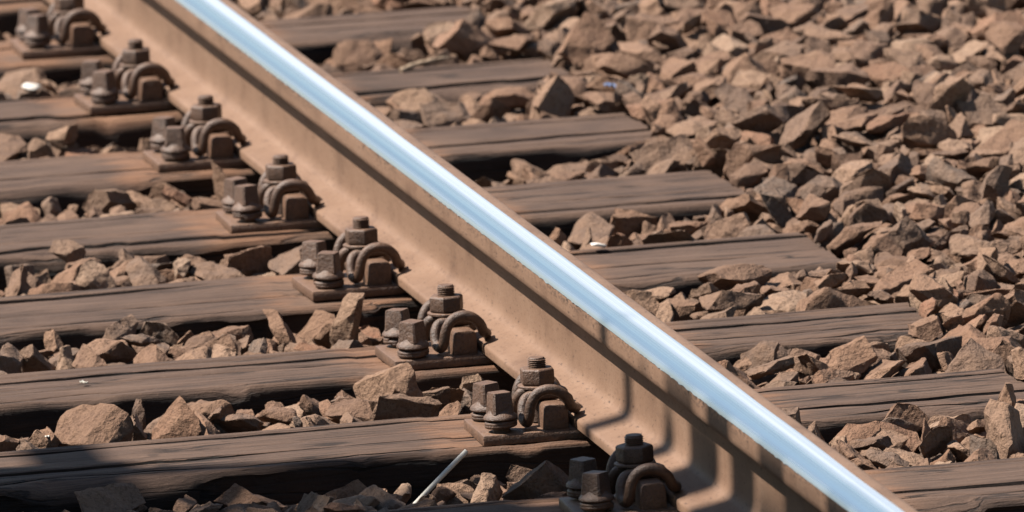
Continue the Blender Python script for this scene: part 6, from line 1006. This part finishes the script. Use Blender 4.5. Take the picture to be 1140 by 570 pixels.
(2167, 6821, -1, 32, 8, -15, 93, 27, 151),(3112, 8804, -28, 93, 5, 8, -35, 5, 115),(2840, 9167, -23, 42, 19, -5, 89, 24, 189),(3380, 8721, -51, 10, 13, 98, 11, 5, 170),(2745, 8468, -24, 13, -57, 7, 81, 25, 170),
(2703, 9127, 28, 6, -17, -93, -33, 1, 195),(1598, 4455, -52, 94, -10, -9, 33, 17, 191),(1654, 3600, -55, 3, 38, -90, 20, 36, 208),(1671, 8875, -35, 19, -93, 1, -32, 13, 208),(1697, 8755, -12, 71, 46, 38, 38, 6, 113),
(1707, 8343, -18, 34, 44, -81, 19, 4, 204),(1751, 7712, -24, 4, 38, -91, -19, 30, 208),(1536, 3968, -63, 15, -15, 96, -18, 14, 130),(1487, 2378, -28, 3, 88, -46, -7, 1, 122),(1553, 2142, -63, 38, 39, 24, -80, 39, 120),
(1927, 4555, -22, 81, -20, -6, -55, 12, 152),(2124, 5311, 5, 33, -93, -10, 9, 23, 150),(2059, 4421, -21, 96, -11, 13, 22, 33, 208),(1893, 3739, -10, 6, -3, 26, -96, 39, 208),(1769, 9374, -34, 3, 5, 99, -12, 14, 208),
(479, 7051, -106, 7, -64, 76, -5, 29, 203),(529, 4631, -142, 10, 15, -82, -55, 8, 190),(525, 4458, -121, 27, -64, 64, -32, 24, 151),(427, -386, -147, 25, -67, -34, -60, 37, 159),(1088, 576, -74, 91, -3, 8, -42, 9, 71),
(677, 4615, -130, 53, -84, -9, 0, 14, 149),(773, 580, -123, 23, 43, -38, -78, 7, 108),(-1279, 722, -138, 22, 4, -9, 97, 30, 208),(-1390, 954, -199, 5, -17, -95, 26, 36, 208),(-329, 7003, -140, 18, 57, 79, 12, 11, 208),
(-355, 9628, -138, 35, 73, 23, -54, 41, 104),(-336, 565, -150, 95, 26, 6, -14, 39, 180),
]

def rock_mesh(i):
    bm = rock_poly(i)
    rng = random.Random(77 + i)
    bmesh.ops.bevel(bm, geom=bm.edges[:], offset=rng.choice((.03, .045, .06, .10, .14)), segments=1, profile=.5, affect='EDGES', clamp_overlap=True)
    bmesh.ops.triangulate(bm, faces=bm.faces[:])
    for lim in (.42, .30, .24):
        es = [e for e in bm.edges if e.calc_length() > lim]
        if es:
            bmesh.ops.subdivide_edges(bm, edges=es, cuts=1, use_grid_fill=False)
            bmesh.ops.triangulate(bm, faces=bm.faces[:])
    bm.normal_update()
    o = Vector((i * 3.17, i * 1.31, i * 7.7))
    for v in bm.verts:
        p = v.co * 1.5 + o
        d = noise.noise(p) * .09 + noise.noise(p * 2.7) * .055 + noise.noise(p * 6.1) * .028
        v.co += v.normal * (d - .03)
    me = bpy.data.meshes.new('stone'); bm.to_mesh(me); bm.free()
    shade(me, rng.uniform(24, 36))
    return me
ROCK_ME = [rock_mesh(i) for i in range(NROCK)]
raw = np.array(ROCK_DATA, dtype=float)
pos = raw[:, :3] / 2000.0
quat = raw[:, 3:7] / 100.0
var = raw[:, 7].astype(int); siz = raw[:, 8] / 4000.0
N_SINGLE = 300
for i in range(min(N_SINGLE, len(raw))):
    o = link('stone', ROCK_ME[var[i]], M_ROCK, bed)
    o.location = pos[i]; o.rotation_mode = 'QUATERNION'
    o.rotation_quaternion = Quaternion(quat[i]).normalized(); o.scale = (siz[i],) * 3
arr = []
for me in ROCK_ME:
    c = np.empty(len(me.vertices) * 3); me.vertices.foreach_get('co', c)
    t = np.empty(len(me.polygons) * 3, dtype=np.int32); me.polygons.foreach_get('vertices', t)
    e = np.zeros(len(me.edges), dtype=bool)
    arr.append((c.reshape(-1, 3), t.reshape(-1, 3)))
VV = []; TT = []; CC = []; base_i = 0
trng = random.Random(3)
for i in range(N_SINGLE, len(raw)):
    v, t = arr[var[i]]
    Rm = np.array(Quaternion(quat[i]).normalized().to_matrix())
    VV.append(v * siz[i] @ Rm.T + pos[i]); TT.append(t + base_i); CC.append(np.full(len(v), trng.random())); base_i += len(v)
if VV:
    VV = np.concatenate(VV); TT = np.concatenate(TT); CC = np.concatenate(CC)
    me = bpy.data.meshes.new('small_stones')
    me.vertices.add(len(VV)); me.vertices.foreach_set('co', VV.ravel())
    me.loops.add(TT.size); me.loops.foreach_set('vertex_index', TT.ravel().astype(np.int32))
    me.polygons.add(len(TT)); me.polygons.foreach_set('loop_start', np.arange(len(TT), dtype=np.int32) * 3)
    me.update(calc_edges=True)
    at = me.attributes.new('tint', 'FLOAT', 'POINT'); at.data.foreach_set('value', CC.astype(np.float32))
    shade(me, 30)
    tag(link('small_stones', me, M_ROCKJ, bed), kind='stuff')

# ---------------------------------------------------------------- odds and ends lying on the track
def seg_tube(name, a, b, r, mat, n=16, hollow=True):
    a = Vector(a); b = Vector(b); d = (b - a)
    bm = bmesh.new()
    pts = [a + d * (i / 10) + Vector((0, 0, math.sin(i / 10 * math.pi) * .0008)) for i in range(11)]
    tube(bm, pts, r, n)
    if hollow:
        end = [f for f in bm.faces if len(f.verts) > 4]
        for f in end:
            q = bmesh.ops.inset_individual(bm, faces=[f], thickness=r * .22)
            f2 = f
            bmesh.ops.translate(bm, verts=list(f2.verts), vec=(d.normalized() * (.012 if (f2.calc_center_median() - a).length < d.length / 2 else -.012)))
    return bm_obj(name, bm, mat, None, 40)
tag(seg_tube('plastic_tube', (-.303, .455, -.077), (-.216, .500, -.014), .0034, M_WHITE), 'thin white plastic tube leaning against the front of a sleeper', 'tube')
def shard(name, loc, size, seed, mat, rz=0.0):
    bm = rock_poly(seed)
    bmesh.ops.bevel(bm, geom=bm.edges[:], offset=.05, segments=1, profile=.5, affect='EDGES')
    for v in bm.verts: v.co = Vector((v.co.x * size[0], v.co.y * size[1], v.co.z * size[2]))
    o = bm_obj(name, bm, mat, None, 30); o.location = loc; o.rotation_euler = (.1, .15, rz)
    return o
tag(shard('white_fragment', (.268, 1.985, -.0035), (.011, .009, .009), 7, M_QUARTZ), 'small bright white stone fragment just right of the polished rail', 'stone fragment')
tag(shard('white_fragment', (-.218, 3.978, -.016), (.014, .020, .008), 12, M_QUARTZ, .4), 'small bright white stone fragment at the far left near the top left corner', 'stone fragment')
def flake(name, loc, size, mat, rz):
    bm = bmesh.new()
    r = bmesh.ops.create_grid(bm, x_segments=6, y_segments=6, size=1.0)
    for v in bm.verts:
        v.co = Vector((v.co.x * size + nz(v.co.y * 3, rz) * size * .35, v.co.y * size * .8 + nz(v.co.x * 3, rz + 4) * size * .3, nz(v.co.x * 1.6, v.co.y * 1.6, rz) * size * .5))
    e = bmesh.ops.extrude_face_region(bm, geom=bm.faces[:])
    bmesh.ops.translate(bm, verts=[g for g in e['geom'] if isinstance(g, bmesh.types.BMVert)], vec=(0, 0, .0012))
    o = bm_obj(name, bm, mat, None, 40); o.location = loc; o.rotation_euler = (.15, .1, rz)
    return o
tag(flake('paper_flake', (-.598, 1.225, -.0090), .0055, M_WHITE, 1.0), 'tiny white paper flake lying on a sleeper top at the left', 'paper')
tag(flake('paper_flake', (-.704, .912, -.0240), .0055, M_WHITE, 2.2), 'tiny white paper flake lying among stones at the lower left', 'paper')
tag(flake('wrapper_scrap', (.562, 3.305, .019), .009, M_BLUE, .5), 'tiny blue wrapper scrap among the stones at upper right', 'wrapper')
def twig_mesh():
    bm = bmesh.new()
    P = catmull([Vector((-.040, 0, 0)), Vector((-.015, .006, .004)), Vector((.012, .002, .006)), Vector((.042, .010, .003))], 6)
    tube(bm, P, lambda k: .0052 * (1 - .55 * k / len(P)) + .0008 * math.sin(k * 1.7), 9)
    return bm
o = bm_obj('twig', twig_mesh(), M_TWIG, None, 50); o.location = (.372, 3.815, -.0065); o.rotation_euler = (0, -.12, .1)
tag(o, 'pale bleached twig lying on a sleeper near the top, beyond the rail', 'twig')

# ---------------------------------------------------------------- board fence added out of view to cast the shade at the bottom
fence = tag(empty('shade_fence', (-2.7, 0, -.2)), 'tall grey board fence added outside the picture to cast the bars of shade', 'fence')
FZ = .2
boards = [(1.13, .035, 2.80), (.915, .05, 4.06), (.66, .06, 4.00), (.445, .17, 4.03), (.215, .14, 4.05), (.055, .14, 3.98), (-.095, .150, 4.04), (-.29, .19, 4.0), (-.465, .13, 4.05)]  # widths, gaps and heights shaped for the bars of shade they cast
boards += [(.845, .05, 3.25), (.775, .06, 3.55), (.712, .05, 3.42), (.590, .06, 3.72), (.533, .04, 3.6), (.310, .05, 3.8), (.110, .04, 3.95)]
y = -.62
while y > -2.6:
    boards.append((y, .14, 4.0 + .05 * math.sin(y * 7))); y -= .152
for (y, w, h) in boards:
    bm = bmesh.new(); box_bm(bm, -.012, .012, y - w / 2, y + w / 2, .02, h + FZ, .003, 1)
    bm_obj('board', bm, M_BOARD, fence)
for z in (.6, 1.9, 3.1):
    bm = bmesh.new(); box_bm(bm, -.06, -.0125, -2.7, 1.18, z, z + .09, .004, 1); bm_obj('cross_rail', bm, M_BOARD, fence)
for y in (-2.5, -.8, .95):
    bm = bmesh.new(); box_bm(bm, -.16, -.0605, y - .05, y + .05, -.5, 3.3, .004, 1); bm_obj('post', bm, M_BOARD, fence)
